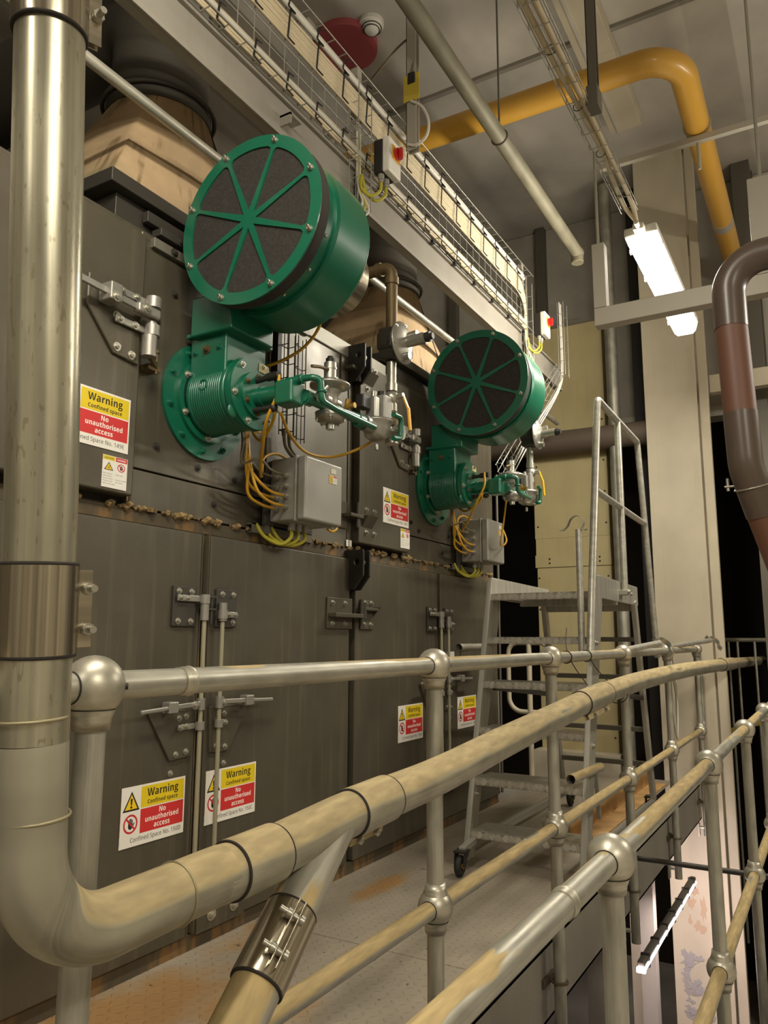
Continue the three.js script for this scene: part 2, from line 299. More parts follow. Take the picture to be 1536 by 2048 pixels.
// ---- printed signs
function canvasTex(w, h, draw) {
  const c = document.createElement('canvas'); c.width = w; c.height = h; draw(c.getContext('2d'), w, h);
  const t = new THREE.CanvasTexture(c); t.colorSpace = THREE.SRGBColorSpace; return t;
}
function warnTriangle(g, x, y, s, mark) {
  g.fillStyle = '#111'; g.beginPath(); g.moveTo(x, y - s); g.lineTo(x + s * 0.98, y + s * 0.72); g.lineTo(x - s * 0.98, y + s * 0.72); g.closePath(); g.fill();
  g.fillStyle = '#e8c417'; g.beginPath(); g.moveTo(x, y - s * 0.74); g.lineTo(x + s * 0.74, y + s * 0.57); g.lineTo(x - s * 0.74, y + s * 0.57); g.closePath(); g.fill();
  g.fillStyle = '#111';
  if (mark === '!') { g.beginPath(); g.moveTo(x - s * 0.12, y - s * 0.36); g.lineTo(x + s * 0.12, y - s * 0.36); g.lineTo(x + s * 0.06, y + s * 0.2); g.lineTo(x - s * 0.06, y + s * 0.2); g.closePath(); g.fill(); g.beginPath(); g.arc(x, y + s * 0.38, s * 0.11, 0, 7); g.fill(); }
  else { g.fillRect(x - s * 0.35, y + s * 0.2, s * 0.7, s * 0.1); g.beginPath(); g.moveTo(x - s * 0.3, y + s * 0.12); g.lineTo(x + s * 0.3, y - s * 0.15); g.lineTo(x + s * 0.2, y - s * 0.28); g.closePath(); g.fill(); }
}
function noHand(g, x, y, s) {
  g.fillStyle = '#1a1a1a'; g.beginPath(); g.ellipse(x, y + s * 0.2, s * 0.3, s * 0.34, 0, 0, 7); g.fill();
  for (let k = 0; k < 4; k++) g.fillRect(x - s * 0.3 + k * s * 0.155, y - s * (k === 0 || k === 3 ? 0.42 : 0.54), s * 0.125, s * 0.7);
  g.save(); g.translate(x + s * 0.3, y + s * 0.2); g.rotate(0.6); g.fillRect(-s * 0.05, -s * 0.35, s * 0.13, s * 0.4); g.restore();
  g.strokeStyle = '#c4262b'; g.lineWidth = s * 0.2; g.beginPath(); g.arc(x, y, s * 0.86, 0, 7); g.stroke();
  g.beginPath(); g.moveTo(x - s * 0.6, y - s * 0.6); g.lineTo(x + s * 0.6, y + s * 0.6); g.stroke();
}
function signTex(no) {
  return canvasTex(600, 400, (g, w, h) => {
    g.fillStyle = '#e6e1d6'; g.fillRect(0, 0, w, h);
    g.fillStyle = '#dcc012'; g.fillRect(176, 14, 412, 142); g.fillStyle = '#c92c2a'; g.fillRect(176, 164, 412, 160);
    warnTriangle(g, 90, 108, 76, '!'); noHand(g, 90, 248, 66);
    g.textAlign = 'center'; g.fillStyle = '#191612'; g.font = 'bold 74px sans-serif'; g.fillText('Warning', 382, 86); g.font = 'bold 40px sans-serif'; g.fillText('Confined space', 382, 138);
    g.fillStyle = '#efe9df'; g.font = 'bold 50px sans-serif'; g.fillText('No', 382, 210); g.fillText('unauthorised', 382, 258); g.fillText('access', 382, 306);
    g.fillStyle = '#191612'; g.textAlign = 'left'; g.font = '42px sans-serif'; g.fillText('Confined Space No. ' + no, 92, 372);
  });
}
const cautionTex = canvasTex(256, 320, (g, w, h) => {
  g.fillStyle = '#e4e0d6'; g.fillRect(0, 0, w, h); g.fillStyle = '#d8bf25'; g.fillRect(4, 4, 120, 44); g.fillStyle = '#c23530'; g.fillRect(132, 4, 120, 44);
  g.font = 'bold 22px sans-serif'; g.textAlign = 'center'; g.fillStyle = '#222'; g.fillText('CAUTION', 64, 34); g.fillStyle = '#eee'; g.fillText('DANGER', 192, 34);
  warnTriangle(g, 64, 112, 48, 'h'); noHand(g, 192, 104, 42);
  g.fillStyle = '#555'; g.font = '17px sans-serif'; g.textAlign = 'left';
  ['Burn hazard.', 'Hot surface.', 'Do not touch.', 'Allow to cool', 'before servicing.'].forEach((t, i) => g.fillText(t, 8, 186 + i * 25)); ['Stay clear.', '', 'Injury or death', 'can result.'].forEach((t, i) => g.fillText(t, 138, 186 + i * 25));
});
const boxStickerTex = canvasTex(128, 96, (g) => { g.fillStyle = '#d8d2c2'; g.fillRect(0, 0, 128, 96); g.fillStyle = '#c8a21c'; g.fillRect(2, 2, 60, 92); warnTriangle(g, 32, 54, 26, '!'); g.fillStyle = '#a03a30'; g.fillRect(66, 4, 60, 18); g.fillStyle = '#999'; for (let i = 0; i < 4; i++) g.fillRect(68, 32 + i * 15, 52, 5); });
const matTex = (t) => std({ map: t, roughness: 0.5 });
// plate facing +z with its print upright: x0..x1, y0..y1
function plateZ(x0, x1, y0, y1, z, th = 0.002) {
  const g = new THREE.BoxGeometry(x1 - x0, y1 - y0, th); g.translate((x0 + x1) / 2, (y0 + y1) / 2, z + th / 2); return g;
}

// bolts that share one geometry
function bolts(list, dir, parent, mat = M.zinc, r = 0.009, h = 0.01, name = 'bolt') {
  const g = merged([hexb([0, 0, 0], dir, r, h)]), b = parent.base;
  for (const p of list) { const m = new THREE.Mesh(g, mat); m.name = name; m.position.set(p[0] - b.x, p[1] - b.y, p[2] - b.z); parent.add(m); }
}

// ---------------------------------------------------------------- lamps
function rectLight(w, l, color, k, pos, to) { const L = new THREE.RectAreaLight(color, k, w, l); L.position.set(...pos); L.lookAt(...to); scene.add(L); return L; }
function lampFixture(x0, x1, y, z, label, boost = 1) {
  const t = thing('batten_light', label, 'light fitting', [(x0 + x1) / 2, y, z], 'batten lights in the lamp row');
  part('housing', [bx(x0 - 0.01, x1 + 0.01, y + 0.045, y + 0.1, z - 0.09, z + 0.09, 0.012), bx(x0 - 0.07, x0 - 0.01, y + 0.05, y + 0.085, z - 0.03, z + 0.03, 0.008)], M.white, t);
  const d = new THREE.Shape([[-0.085, 0.05], [-0.07, 0.0], [-0.05, -0.02], [0.05, -0.02], [0.07, 0.0], [0.085, 0.05]].map(([a, b]) => new THREE.Vector2(a, b)));
  const g = new THREE.ExtrudeGeometry(d, { depth: x1 - x0, bevelEnabled: false }); g.applyMatrix4(new THREE.Matrix4().makeBasis(V(0, 0, -1), V(0, 1, 0), V(1, 0, 0)).setPosition(x0, y, z));
  part('diffuser', boxUV(g), lampGlow(LAMP_GLOW, LAMP_COLOR), t);
  for (const s of [-1, 1]) for (const k of [0.1, 0.37, 0.63, 0.9]) part('clip', bx(lerp(x0, x1, k) - 0.012, lerp(x0, x1, k) + 0.012, y + 0.02, y + 0.06, z + s * 0.086 - 0.005, z + s * 0.086 + 0.005), M.zinc, t);
  part('cable_gland', cyl([x0 - 0.07, y + 0.065, z], [x0 - 0.12, y + 0.065, z], 0.014, 12), M.white, t);
  for (const k of [0.2, 0.8]) part('bracket', [bx(lerp(x0, x1, k) - 0.02, lerp(x0, x1, k) + 0.02, y + 0.1, y + 0.13, z - 0.07, z + 0.07)], M.strut, t);
  const xm = (x0 + x1) / 2, L = x1 - x0;
  rectLight(L, 0.1, LAMP_COLOR, LAMP_POWER * boost, [xm, y - 0.027, z], [xm, y - 2, z]);
  for (const s of [-1, 1]) rectLight(L, 0.06, LAMP_COLOR, LAMP_SIDE * boost, [xm, y + 0.01, z + s * 0.09], [xm, y + 0.12, z + s * 1.2]);
  return t;
}
lampFixture(4.16, 5.62, 3.3, 1.36, 'long glowing batten light hung under the ceiling beside the white column', 1.3);
lampFixture(-0.15, 1.31, 3.3, 1.36, 'glowing batten light over the near end of the walkway railing');
lampFixture(-3.0, -1.54, 3.3, 1.1, 'glowing batten light by the end wall of the walkway', 0.5);
lampFixture(-1.35, 0.11, 3.2, 4.2, 'glowing batten light above the near end of the lower platform');
lampFixture(4.4, 5.86, 3.3, 4.2, 'unseen batten light added for front fill above the far end of the lower platform');  // fitting added out of view to give frontal light
{ // small strip light under the walkway edge
  const t = thing('strip_light', 'slim pinkish strip light hung below the walkway edge beam', 'light fitting', [5.38, -0.62, 1.1]);
  part('housing', [bx(4.52, 6.26, -0.6, -0.57, 1.075, 1.115, 0.008)], M.strutDark, t);
  for (let k = 0; k < 7; k++) part('clip', bx(4.62 + k * 0.26, 4.645 + k * 0.26, -0.632, -0.566, 1.072, 1.118), M.black, t);
  part('diffuser', [bx(4.53, 6.25, -0.612, -0.6, 1.08, 1.119), bx(4.505, 4.53, -0.625, -0.598, 1.072, 1.12, 0.006)], lampGlow(8, LOW_COLOR), t);
  rectLight(1.7, 0.06, LOW_COLOR, LOW_POWER, [5.39, -0.64, 1.095], [5.39, -3, 1.095]);
  rectLight(1.7, 0.04, LOW_COLOR, LOW_POWER * 0.5, [5.39, -0.62, 1.14], [5.9, -1.0, 2.2]);
  const e = rectLight(0.06, 0.035, LOW_COLOR, LOW_POWER * 6, [6.27, -0.62, 1.095], [7.2, -0.95, 1.05]);
}

// ---------------------------------------------------------------- the setting
{
  const f = structGroup('floor');
  const xs = [-1.0, 0.95, 2.62, 4.3, 6.75];
  for (let i = 0; i < xs.length - 1; i++) {
    const z1 = i === 3 ? 0.9 : 1.1, g = bx(xs[i] + 0.002, xs[i + 1] - 0.002, -0.008, 0, 0.0, z1, 0.002), p = g.attributes.position, uv = g.attributes.uv;
    for (let k = 0; k < p.count; k++) uv.setXY(k, (p.getX(k) + 1) / 8, p.getZ(k) / 1.1);
    part('floor_plate', g, M.floorPlate, f);
  }
}
struct('walkway_beam', [bx(-1, 6.8, -0.27, -0.012, 1.09, 1.1), bx(-1, 6.8, -0.022, -0.012, 1.02, 1.1), bx(-1, 6.8, -0.27, -0.26, 1.02, 1.1)], M.beamPaint);
struct('support_beam', [bx(-1, 6.8, -0.62, -0.3, 0.55, 0.6), bx(-1, 6.8, -0.31, -0.29, 0.45, 0.72), bx(-1, 6.8, -0.62, -0.6, 0.45, 0.72)], M.rustBeam);
for (const x of [2.0, 3.3, 4.6, 5.9]) struct('support_post', bx(x, x + 0.1, -2.8, -0.27, 0.78, 0.88), M.beamPaint);
struct('lower_floor', bx(-4, 10.6, -3.0, -2.8, -2.6, 6), M.concrete);
struct('platform_floor', bx(-3.9, 6.5, -0.46, -0.42, 1.92, 5.9), M.concrete);
struct('wall_back', bx(-4, 5.3, -3, 5.8, -2.8, -2.6), M.wallDark); struct('wall_back', bx(5.3, 10.6, -3, 5.8, -2.8, -2.6), M.unlitVoidWall);
struct('wall_front', bx(-4, 10.6, -3, 5.8, 6, 6.2), M.wall);
struct('wall_left', bx(-4.2, -4, -3, 5.8, -2.8, 6.2), M.wallLight);
struct('wall_right', bx(10.6, 10.8, -3, 5.8, -2.8, 6.2), M.unlitVoidWall);
{
  const c = structGroup('ceiling');
  part('ceiling_slab', bx(-4, 10.8, 5.6, 5.8, -2.8, 6.2), M.concrete, c);
  for (const x of [-2, 0.4, 2.8, 5.2]) part('ceiling_rib', bx(x - 0.02, x + 0.02, 5.57, 5.6, -2.6, 6), M.beamPaint, c);
}
{ // pale cladding of the far wall above the dark openings
  const w = structGroup('wall_far');
  const zs = [-2.6, -1.42, -0.36, 0.62, 1.72, 2.9, 4.2, 6.0];
  for (let i = 0; i < zs.length - 1; i++) for (const [y0, y1] of [[3.3, 4.42], [4.42, 5.6]]) part('wall_panel', bx(7.75, 7.85, y0 + 0.006, y1 - 0.006, zs[i] + 0.006, zs[i + 1] - 0.006, 0.004), i < 3 ? M.wall : M.wallLight, w);
  for (const z of zs.slice(1, -1)) part('wall_post', bx(7.66, 7.75, 3.2, 5.6, z - 0.05, z + 0.05, 0.004), M.strutDark, w);
  part('wall_rail', bx(7.66, 7.75, 4.35, 4.45, -2.6, 6), M.strut, w);
  part('wall_rail', bx(7.62, 7.85, 3.2, 3.3, -2.6, 6), M.strut, w);
}
{ // steel column with its web behind and a cover strip
  const c = structGroup('column');
  part('flange', bx(6.9, 6.93, -2.8, 5.6, 0.81, 1.245, 0.003), M.cream, c);
  part('web', bx(6.93, 7.3, -2.8, 5.6, 1.0, 1.03), M.cream, c);
  part('flange', bx(7.3, 7.33, -2.8, 5.6, 0.81, 1.245, 0.003), M.cream, c);
  part('cover_strip', bx(6.96, 7.02, -2.8, 5.6, 1.255, 1.33, 0.004), M.cream, c);
  const flake = (list) => list.map(([z, y, w, h, a], i) => { const n = 15, P = []; for (let k = 0; k < n; k++) { const q = (k / n) * 6.283, r = 0.35 + 0.85 * rnd(); P.push([-(z + w * r * Math.cos(q) * Math.cos(a) - h * r * Math.sin(q) * Math.sin(a)), y + h * r * Math.sin(q) * Math.cos(a) + w * r * Math.cos(q) * Math.sin(a)]); } return extr(P, 0.002, inX(6.899 - i * 0.0003)); });
  const L = []; for (let k = 0; k < 26; k++) { const q = rnd(); L.push(k < 9 ? [0.9 + 0.02 * rnd(), -1.34 - k * 0.055, 0.03, 0.045, rnd()] : [0.9 + 0.22 * q, -1.34 - (k % 3) * 0.2 - 0.06 * rnd(), 0.05, 0.03, rnd()]); }
  part('peeled_paint', flake(L), std({ color: 0x9c9794, roughness: 0.7 }), c, 'grey patches of peeled paint');
  part('rust_stain', flake([[0.98, -0.86, 0.05, 0.03, 0], [0.97, -0.95, 0.04, 0.06, 0], [1.05, -0.98, 0.03, 0.09, 0], [0.95, -1.07, 0.02, 0.04, 0.1], [1.02, -1.12, 0.05, 0.05, 0.2]]), std({ color: 0xb39a80, roughness: 0.8 }), c, 'brown rust stains');
}
{ // cream clad casing beyond the furnace end
  const t = thing('clad_casing', 'tall cream clad casing behind the mobile steps', 'casing', [7.25, -0.1, 0]);
  part('panel', bx(7.2, 7.6, 2.08, 4.2, -0.345, 0.38, 0.004), M.creamPanel, t); part('panel', bx(7.2, 7.6, -0.12, 1.8, -0.33, 0.38, 0.004), M.creamPanel, t);
  part('joint_strip', bx(7.19, 7.6, 1.8, 1.92, -0.345, 0.385, 0.003), M.creamPanel, t); part('panel', bx(7.2, 7.6, 1.92, 2.08, -0.338, 0.38, 0.003), M.creamPanel, t);
  const L = []; for (const z of [-0.31, 0.35]) for (const y of [0.25, 0.6, 1.0, 1.4, 1.7, 2.2, 2.5, 2.8, 3.2]) L.push([7.199, y, z]); for (const z of [-0.2, 0.28]) L.push([7.188, 1.88, z], [7.188, 1.84, z]);
  bolts(L, [-1, 0, 0], t, M.black, 0.006, 0.005, 'screw');
  part('base', bx(7.05, 7.6, -0.2, 0.12, -0.36, 0.42, 0.004), M.cream, t);
}
single('service_pipe', sweep([[7.05, 3.0, -1.6], [7.05, 2.97, 0.9]], 0.11, 24), M.servicePipe, 'thick brown-grey pipe crossing in front of the cream casing', 'pipe');
single('standpipe', sweep([[7.06, -0.6, 0.5], [7.06, 5.5, 0.5]], 0.055, 20), M.tubeClean, 'upright grey steel pipe between the cream casing and the white column', 'pipe');
single('dark_post', bx(7.4, 7.5, -0.6, 5.6, 0.62, 0.78, 0.004), M.black, 'black square post between the standpipe and the white column', 'post');
single('grey_post', bx(7.45, 7.6, -2.8, 5.6, 1.6, 1.76, 0.004), M.strutDark, 'tall grey post behind the brown pipe', 'post');
single('frame_rail', bx(7.05, 7.15, 3.26, 3.42, 1.335, 3.2, 0.004), M.cream, 'pale horizontal rail running right from the white column', 'rail');
single('wall_slab', bx(8.9, 9.1, -2.8, 3.15, 1.5, 6), std({ color: 0x2b2620, roughness: 0.9 }), 'dim brown partition at the far right', 'partition');  // partition colour darkened to stand in for unlit space beyond the column
single('cream_stanchion', [bx(6.3, 6.34, -2.8, -0.66, 0.62, 0.78, 0.003), bx(6.26, 6.38, -2.8, -0.66, 0.78, 0.8, 0.003)], M.cream, 'cream steel stanchion below the walkway left of the white column', 'stanchion');
{ // rail of another walkway far behind
  const t = thing('far_railing', 'thin dim railing posts right of the white column', 'railing', [8, -0.6, 1.3]);
  for (const z of [1.22, 1.3, 1.45]) part('post', cyl([8.2, -1.6, z], [8.2, 1.12, z], 0.012, 10), M.tubeClean, t);
  part('top_rail', cyl([8.2, 1.12, 1.1], [8.2, 1.12, 1.6], 0.02, 10), M.greyPipe, t);
  part('mid_rail', bar([8.2, 0.25, 1.15], [8.2, 0.4, 1.55], 0.05, 0.03), M.tagYellow, t);
}

// ---------------------------------------------------------------- furnace
const furnace = thing('furnace', 'long dark grey steel furnace front of bolted panels and hinged access doors', 'furnace', [2.4, 0, 0]);
{
  const F = furnace;
  part('carcass', [bx(-1.5, 5.24, 0, 2.6, -2.2, -0.022)], M.gap, F);
  part('end_panel', bx(5.24, 5.26, 0, 2.62, -2.2, 0, 0.003), M.panel, F);
  part('roof', bx(-1.5, 5.26, 2.6, 2.625, -2.2, 0.0), M.panel, F);
  part('ledge', [bx(-1.5, 5.24, 1.522, 1.572, -0.03, 0.004, 0.003)], M.rustPanel, F, 'rusty ledge between upper and lower panels');
  const crumbs = []; for (let k = 0; k < 150; k++) { const x = 1.4 + 3.8 * rnd(), s = 0.004 + 0.012 * rnd(); crumbs.push(bxr(s * 3.2, s, s * 1.4, [x, 1.575 + 0.002 * rnd(), 0.004 + 0.006 * rnd()], [rnd(), rnd(), rnd() * 0.5], 0.002)); }
  tag(part('insulation_crumbs', crumbs, M.crumb, F, 'tan crumbs of insulation along the ledge'), null, null, null, 'stuff');
  // upper cladding sheets
  const sheet = (x0, x1, y0, y1, z = 0, m = M.panel, n = 'cladding_sheet') => part(n, bx(x0, x1, y0, y1, -0.025, z, 0.003), m, F);
  sheet(-1.5, 1.1, 1.58, 2.6); sheet(1.875, 2.615, 1.722, 2.6); sheet(1.875, 2.615, 1.58, 1.716);
  sheet(2.625, 3.282, 1.58, 2.59, 0, M.panelBright); sheet(3.925, 5.238, 1.722, 2.6); sheet(3.925, 5.238, 1.58, 1.716); sheet(3.3, 3.33, 1.58, 2.6); sheet(3.88, 3.918, 1.58, 2.6);
  part('frame_strip', bx(1.85, 1.872, 1.58, 2.6, -0.02, 0.006), M.rustPanel, F);
  sheet(-1.5, 1.2, 0.05, 1.52); sheet(3.282, 3.3, 0.02, 2.6, 0.006, M.panel, 'frame_strip');
  part('kick_strip', bx(-1.5, 5.24, 0.0, 0.055, -0.02, 0.012), M.rustPanel, F, 'rusty strip along the floor');
  part('top_flashing', bx(2.6, 3.66, 2.585, 2.665, -0.02, 0.012, 0.004), M.flashing, F, 'galvanised flashing along the top edge');
  bolts([[1.95, 2.3, 0], [2.03, 2.44, 0], [1.98, 1.82, 0], [2.2, 1.78, 0], [2.42, 1.77, 0], [2.56, 1.8, 0], [2.3, 1.65, 0], [2.5, 2.46, 0], [3.98, 1.8, 0], [4.08, 1.76, 0], [4.5, 1.78, 0], [4.7, 1.8, 0], [3.99, 2.2, 0], [3.99, 2.45, 0], [4.4, 1.66, 0]], [0, 0, 1], F, M.darkSteel, 0.011, 0.012);
  for (const y of [1.61, 1.66, 1.77, 1.88, 2.0, 2.48, 2.6]) part('weld_tack', bx(1.8495, 1.8555, y - 0.016, y + 0.016, 0.003, 0.008, 0.002), M.weld, F);
  for (const [x, y] of [[3.27, 1.6], [3.3, 1.6], [3.268, 1.395], [3.3, 1.395]]) part('number_tag', bx(x, x + 0.022, y - 0.017, y + 0.017, 0.006, 0.009, 0.001), M.white, F);
  part('seam_bead', bar([3.291, 0.1, 0.008], [3.291, 1.39, 0.008], 0.004, 0.004), M.weld, F);
  // lower doors, each with its lock rod
  function lowerDoor(x0, x1, hand, gapX) {   // hand +1: lock on the right edge
    const d = part('door', [bx(x0, x1, 0.06, 1.518, -0.02, 0.03, 0.006)], M.panel, F); d.base = F.base;
    const s = hand, e = gapX, z = 0.03;
    const X = (a) => e - s * a;  // a metres from the gap into the door
    part('hinge_plate', [bx(X(0.055), X(0.175), 1.16, 1.31, z, z + 0.012, 0.004)], M.darkSteel, d);
    bolts([[X(0.085), 1.29, z + 0.012], [X(0.15), 1.29, z + 0.012], [X(0.085), 1.18, z + 0.012], [X(0.15), 1.18, z + 0.012]], [0, 0, 1], d, M.zinc, 0.0085, 0.01);
    const rx = X(hand > 0 ? 0.03 : 0.072), up = hand > 0 ? 1.265 : 1.21;
    part('rod_bracket', [bx(Math.min(rx, X(0.165)), Math.max(rx, X(0.165)), up - 0.012, up + 0.012, z + 0.018, z + 0.026, 0.003), cyl([rx, up - 0.017, z + 0.03], [rx, up + 0.017, z + 0.03], 0.02, 20)], M.lock, d);
    part('rod_sleeve', [cyl([rx, 1.185, z + 0.03], [rx, up + (hand > 0 ? -0.017 : 0.045), z + 0.03], 0.0165, 20)], M.lock, d);
    bolts([[X(0.15), up, z + 0.026], [X(0.115), up, z + 0.026]], [0, 0, 1], d, M.zinc, 0.008, 0.009);
    part('locking_rod', cyl([rx, 0.3, z + 0.03], [rx, 1.19, z + 0.03], 0.0085, 14), M.rod, d, 'pale square lock rod');
    // lever, its clasp and the cut plate behind it
    const ly = 0.875, o = hand > 0 ? 0 : 0.03;
    part('latch_handle', [bar([rx, ly + 0.003, z + 0.035], [X(0.2 + o), ly, z + 0.05], 0.018, 0.01, 0.003), bar([X(0.19 + o), ly, z + 0.05], [X(0.34 + o), ly - 0.006, z + 0.052], 0.014, 0.012, 0.004), bx(X(0.17 + o), X(0.215 + o), ly - 0.02, ly + 0.02, z + 0.02, z + 0.06, 0.004), cyl([rx, ly - 0.02, z + 0.03], [rx, ly + 0.022, z + 0.03], 0.016, 16)], M.lock, d);
    bolts([[X(0.07 + o * 0.5), ly, z + 0.04]], [0, 0, 1], d, M.zinc, 0.011, 0.01);
    part('latch_plate', extr([[X(0.04), 0.86], [X(0.27), 0.86], [X(0.155), 0.685], [X(0.05), 0.69]].map(([a, b]) => [a, b]), 0.012, inZ(z), 0.002), M.panel, d);
    part('rod_guide', [bx(Math.min(rx, X(0.13)), Math.max(rx, X(0.13)), 0.787, 0.808, z + 0.012, z + 0.02, 0.003), cyl([rx, 0.783, z + 0.03], [rx, 0.812, z + 0.03], 0.017, 18)], M.lock, d);
    bolts([[X(0.12), 0.797, z + 0.02], [X(0.09), 0.8, z + 0.02], [X(0.12), 0.83, z + 0.012], [X(0.085), 0.835, z + 0.012], [X(0.13), 0.705, z + 0.012], [X(0.08), 0.71, z + 0.012], [X(0.14), 0.64, z]], [0, 0, 1], d, M.zinc, 0.008, 0.009);
    part('rod_plate', bx(X(0.05), X(0.16), 0.2, 0.33, z, z + 0.01, 0.003), M.darkSteel, d);
    part('rod_foot', [cyl([rx, 0.27, z + 0.03], [rx, 0.312, z + 0.03], 0.017, 18), bx(Math.min(rx, X(0.14)), Math.max(rx, X(0.14)), 0.255, 0.275, z + 0.01, z + 0.02, 0.003)], M.lock, d);
    bolts([[X(0.14), 0.31, z + 0.01], [X(0.09), 0.315, z + 0.01], [X(0.13), 0.265, z + 0.02], [X(0.09), 0.267, z + 0.02]], [0, 0, 1], d, M.zinc, 0.008, 0.009);
    return d;
  }
  lowerDoor(1.225, 2.213, 1, 2.238); lowerDoor(2.262, 3.275, -1, 2.238); lowerDoor(3.33, 4.268, 1, 4.292); lowerDoor(4.316, 5.235, -1, 4.292);
  for (const x of [2.238, 4.292]) { part('gap_channel', [bx(x - 0.02, x - 0.014, 0.06, 1.518, -0.02, 0.026), bx(x + 0.012, x + 0.018, 0.06, 1.518, -0.02, 0.03)], M.rustPanel, F); part('rod_stay', [cyl([x + 0.012, 1.175, 0.055], [x + 0.012, 1.285, 0.055], 0.005, 10), bx(x - 0.02, x + 0.03, 1.272, 1.28, 0.03, 0.062), bx(x - 0.02, x + 0.03, 1.225, 1.232, 0.03, 0.062)], M.darkSteel, F); }
  part('foot_plate', bx(2.26, 2.52, 0.055, 0.155, 0.03, 0.036, 0.002), M.panel, F); bolts([[2.335, 0.105, 0.036], [2.46, 0.105, 0.036]], [0, 0, 1], F, M.cast, 0.016, 0.012);
  // hinges on the seam between the second and third door
  function seamHinge(x, y, wide) {
    part('hinge', [bx(x - 0.23, x - 0.01, y - 0.075, y + 0.075, 0.03, 0.04, 0.003), bx(x - 0.22, x + 0.03, y - 0.02, y + 0.0, 0.04, 0.085, 0.003)], M.panel, F);
    part('hinge', [bx(x + 0.07, x + 0.2, y - 0.075, y + 0.075, 0.03, 0.04, 0.003), extr([[-0.085, y + 0.04], [-0.04, y + 0.04], [-0.04, y - 0.01]], 0.005, inX(x + 0.19)), bx(x + 0.07, x + 0.2, y + 0.02, y + 0.035, 0.04, 0.075, 0.003)], M.panel, F);
    part('hinge_pin', [cyl([x + 0.045, y - 0.06, 0.06], [x + 0.045, y + 0.075, 0.06], 0.011, 14), cyl([x + 0.07, y - 0.02, 0.06], [x + 0.07, y + 0.06, 0.06], 0.014, 14)], M.darkSteel, F);
    bolts([[x - 0.19, y + 0.05, 0.04], [x - 0.08, y + 0.05, 0.04], [x - 0.19, y - 0.05, 0.04], [x - 0.08, y - 0.05, 0.04], [x + 0.11, y + 0.06, 0.04], [x + 0.17, y + 0.06, 0.04], [x + 0.1, y - 0.05, 0.04], [x + 0.165, y - 0.05, 0.04]], [0, 0, 1], F, M.zinc, 0.009, 0.011);
  }
  seamHinge(3.295, 1.24);
  // upper access doors
  function upperDoor(x0, x1) {
    const d = part('door', bx(x0, x1, 1.605, 2.585, -0.02, 0.045, 0.008), M.panel, F), z = 0.045, e = x1;
    part('latch_plate', extr([[e - 0.02, 2.33], [e - 0.25, 2.33], [e - 0.25, 2.22], [e - 0.13, 2.085], [e - 0.02, 2.075]], 0.014, inZ(z), 0.003), M.panel, d);
    bolts([[e - 0.12, 2.11, z + 0.014], [e - 0.055, 2.1, z + 0.014], [e - 0.13, 2.22, z + 0.014]], [0, 0, 1], d, M.zinc, 0.011, 0.012);
    for (const y of [2.31, 2.205]) part('latch_strap', [bx(e - 0.145, e + 0.01, y - 0.014, y + 0.014, z + 0.02, z + 0.032, 0.006), cyl([e + 0.005, y - 0.02, z + 0.045], [e + 0.005, y + 0.02, z + 0.045], 0.028, 22)], M.lock, d);
    bolts([[e - 0.125, 2.31, z + 0.032], [e - 0.06, 2.31, z + 0.032], [e - 0.125, 2.205, z + 0.032], [e - 0.06, 2.205, z + 0.032]], [0, 0, 1], d, M.zinc, 0.01, 0.01);
    part('latch_handle', [bar([e - 0.02, 2.262, z + 0.055], [e - 0.32, 2.272, z + 0.06], 0.024, 0.012, 0.004), bx(e - 0.215, e - 0.165, 2.235, 2.3, z + 0.02, z + 0.085, 0.006), bx(e - 0.085, e + 0.02, 2.242, 2.282, z + 0.04, z + 0.075, 0.01)], M.lock, d);
    bolts([[e - 0.05, 2.264, z + 0.075], [e - 0.19, 2.25, z + 0.085]], [0, 0, 1], d, M.zinc, 0.013, 0.01);
    part('latch_pivot', [cyl([e + 0.0, 2.18, z + 0.045], [e + 0.0, 2.235, z + 0.045], 0.02, 20), cyl([e - 0.004, 2.105, z + 0.045], [e - 0.004, 2.182, z + 0.045], 0.0265, 22)], M.lock, d);
    part('latch_pin', [cyl([e + 0.07, 2.07, 0.05], [e + 0.07, 2.155, 0.05], 0.0065, 10), cyl([e + 0.07, 2.15, 0.05], [e + 0.07, 2.16, 0.05], 0.011, 10), bar([e + 0.01, 2.115, 0.08], [e + 0.07, 2.1, 0.05], 0.022, 0.012), bx(e + 0.03, e + 0.085, 2.08, 2.1, -0.01, 0.055)], M.bronze, d);
    return d;
  }
  upperDoor(1.1, 1.843); upperDoor(3.335, 3.877);
  for (const y of [2.52, 1.74]) { // hinges at the left edge of the second upper door
    part('hinge', [bx(3.2, 3.27, y - 0.07, y + 0.07, 0.0, 0.012, 0.003), bx(3.22, 3.34, y - 0.012, y + 0.006, 0.012, 0.07, 0.003), extr([[-0.085, y + 0.01], [-0.045, y + 0.01], [-0.045, y - 0.05]], 0.1, inX(3.36))], M.panel, F);
    part('hinge_pin', cyl([3.31, y - 0.06, 0.05], [3.31, y + 0.07, 0.05], 0.011, 12), M.darkSteel, F);
    bolts([[3.4, y + 0.045, 0.045], [3.48, y + 0.045, 0.045], [3.4, y - 0.075, 0.045], [3.48, y - 0.075, 0.045]], [0, 0, 1], F, M.zinc, 0.01, 0.012);
  }
  // paired lifting lugs on the seam
  for (const y of [2.56, 1.47]) for (const x of [3.262, 3.322]) part('lifting_lug', extr([[0, y + 0.09], [-0.11, y + 0.09], [-0.115, y + 0.085], [-0.115, y - 0.04], [-0.06, y - 0.11], [0, y - 0.11]], 0.014, inX(x), 0.002, [Array.from({ length: 14 }, (_, k) => [-0.075 + 0.016 * Math.cos(-k / 14 * 6.283), y + 0.03 + 0.016 * Math.sin(-k / 14 * 6.283)])]), M.black, F);
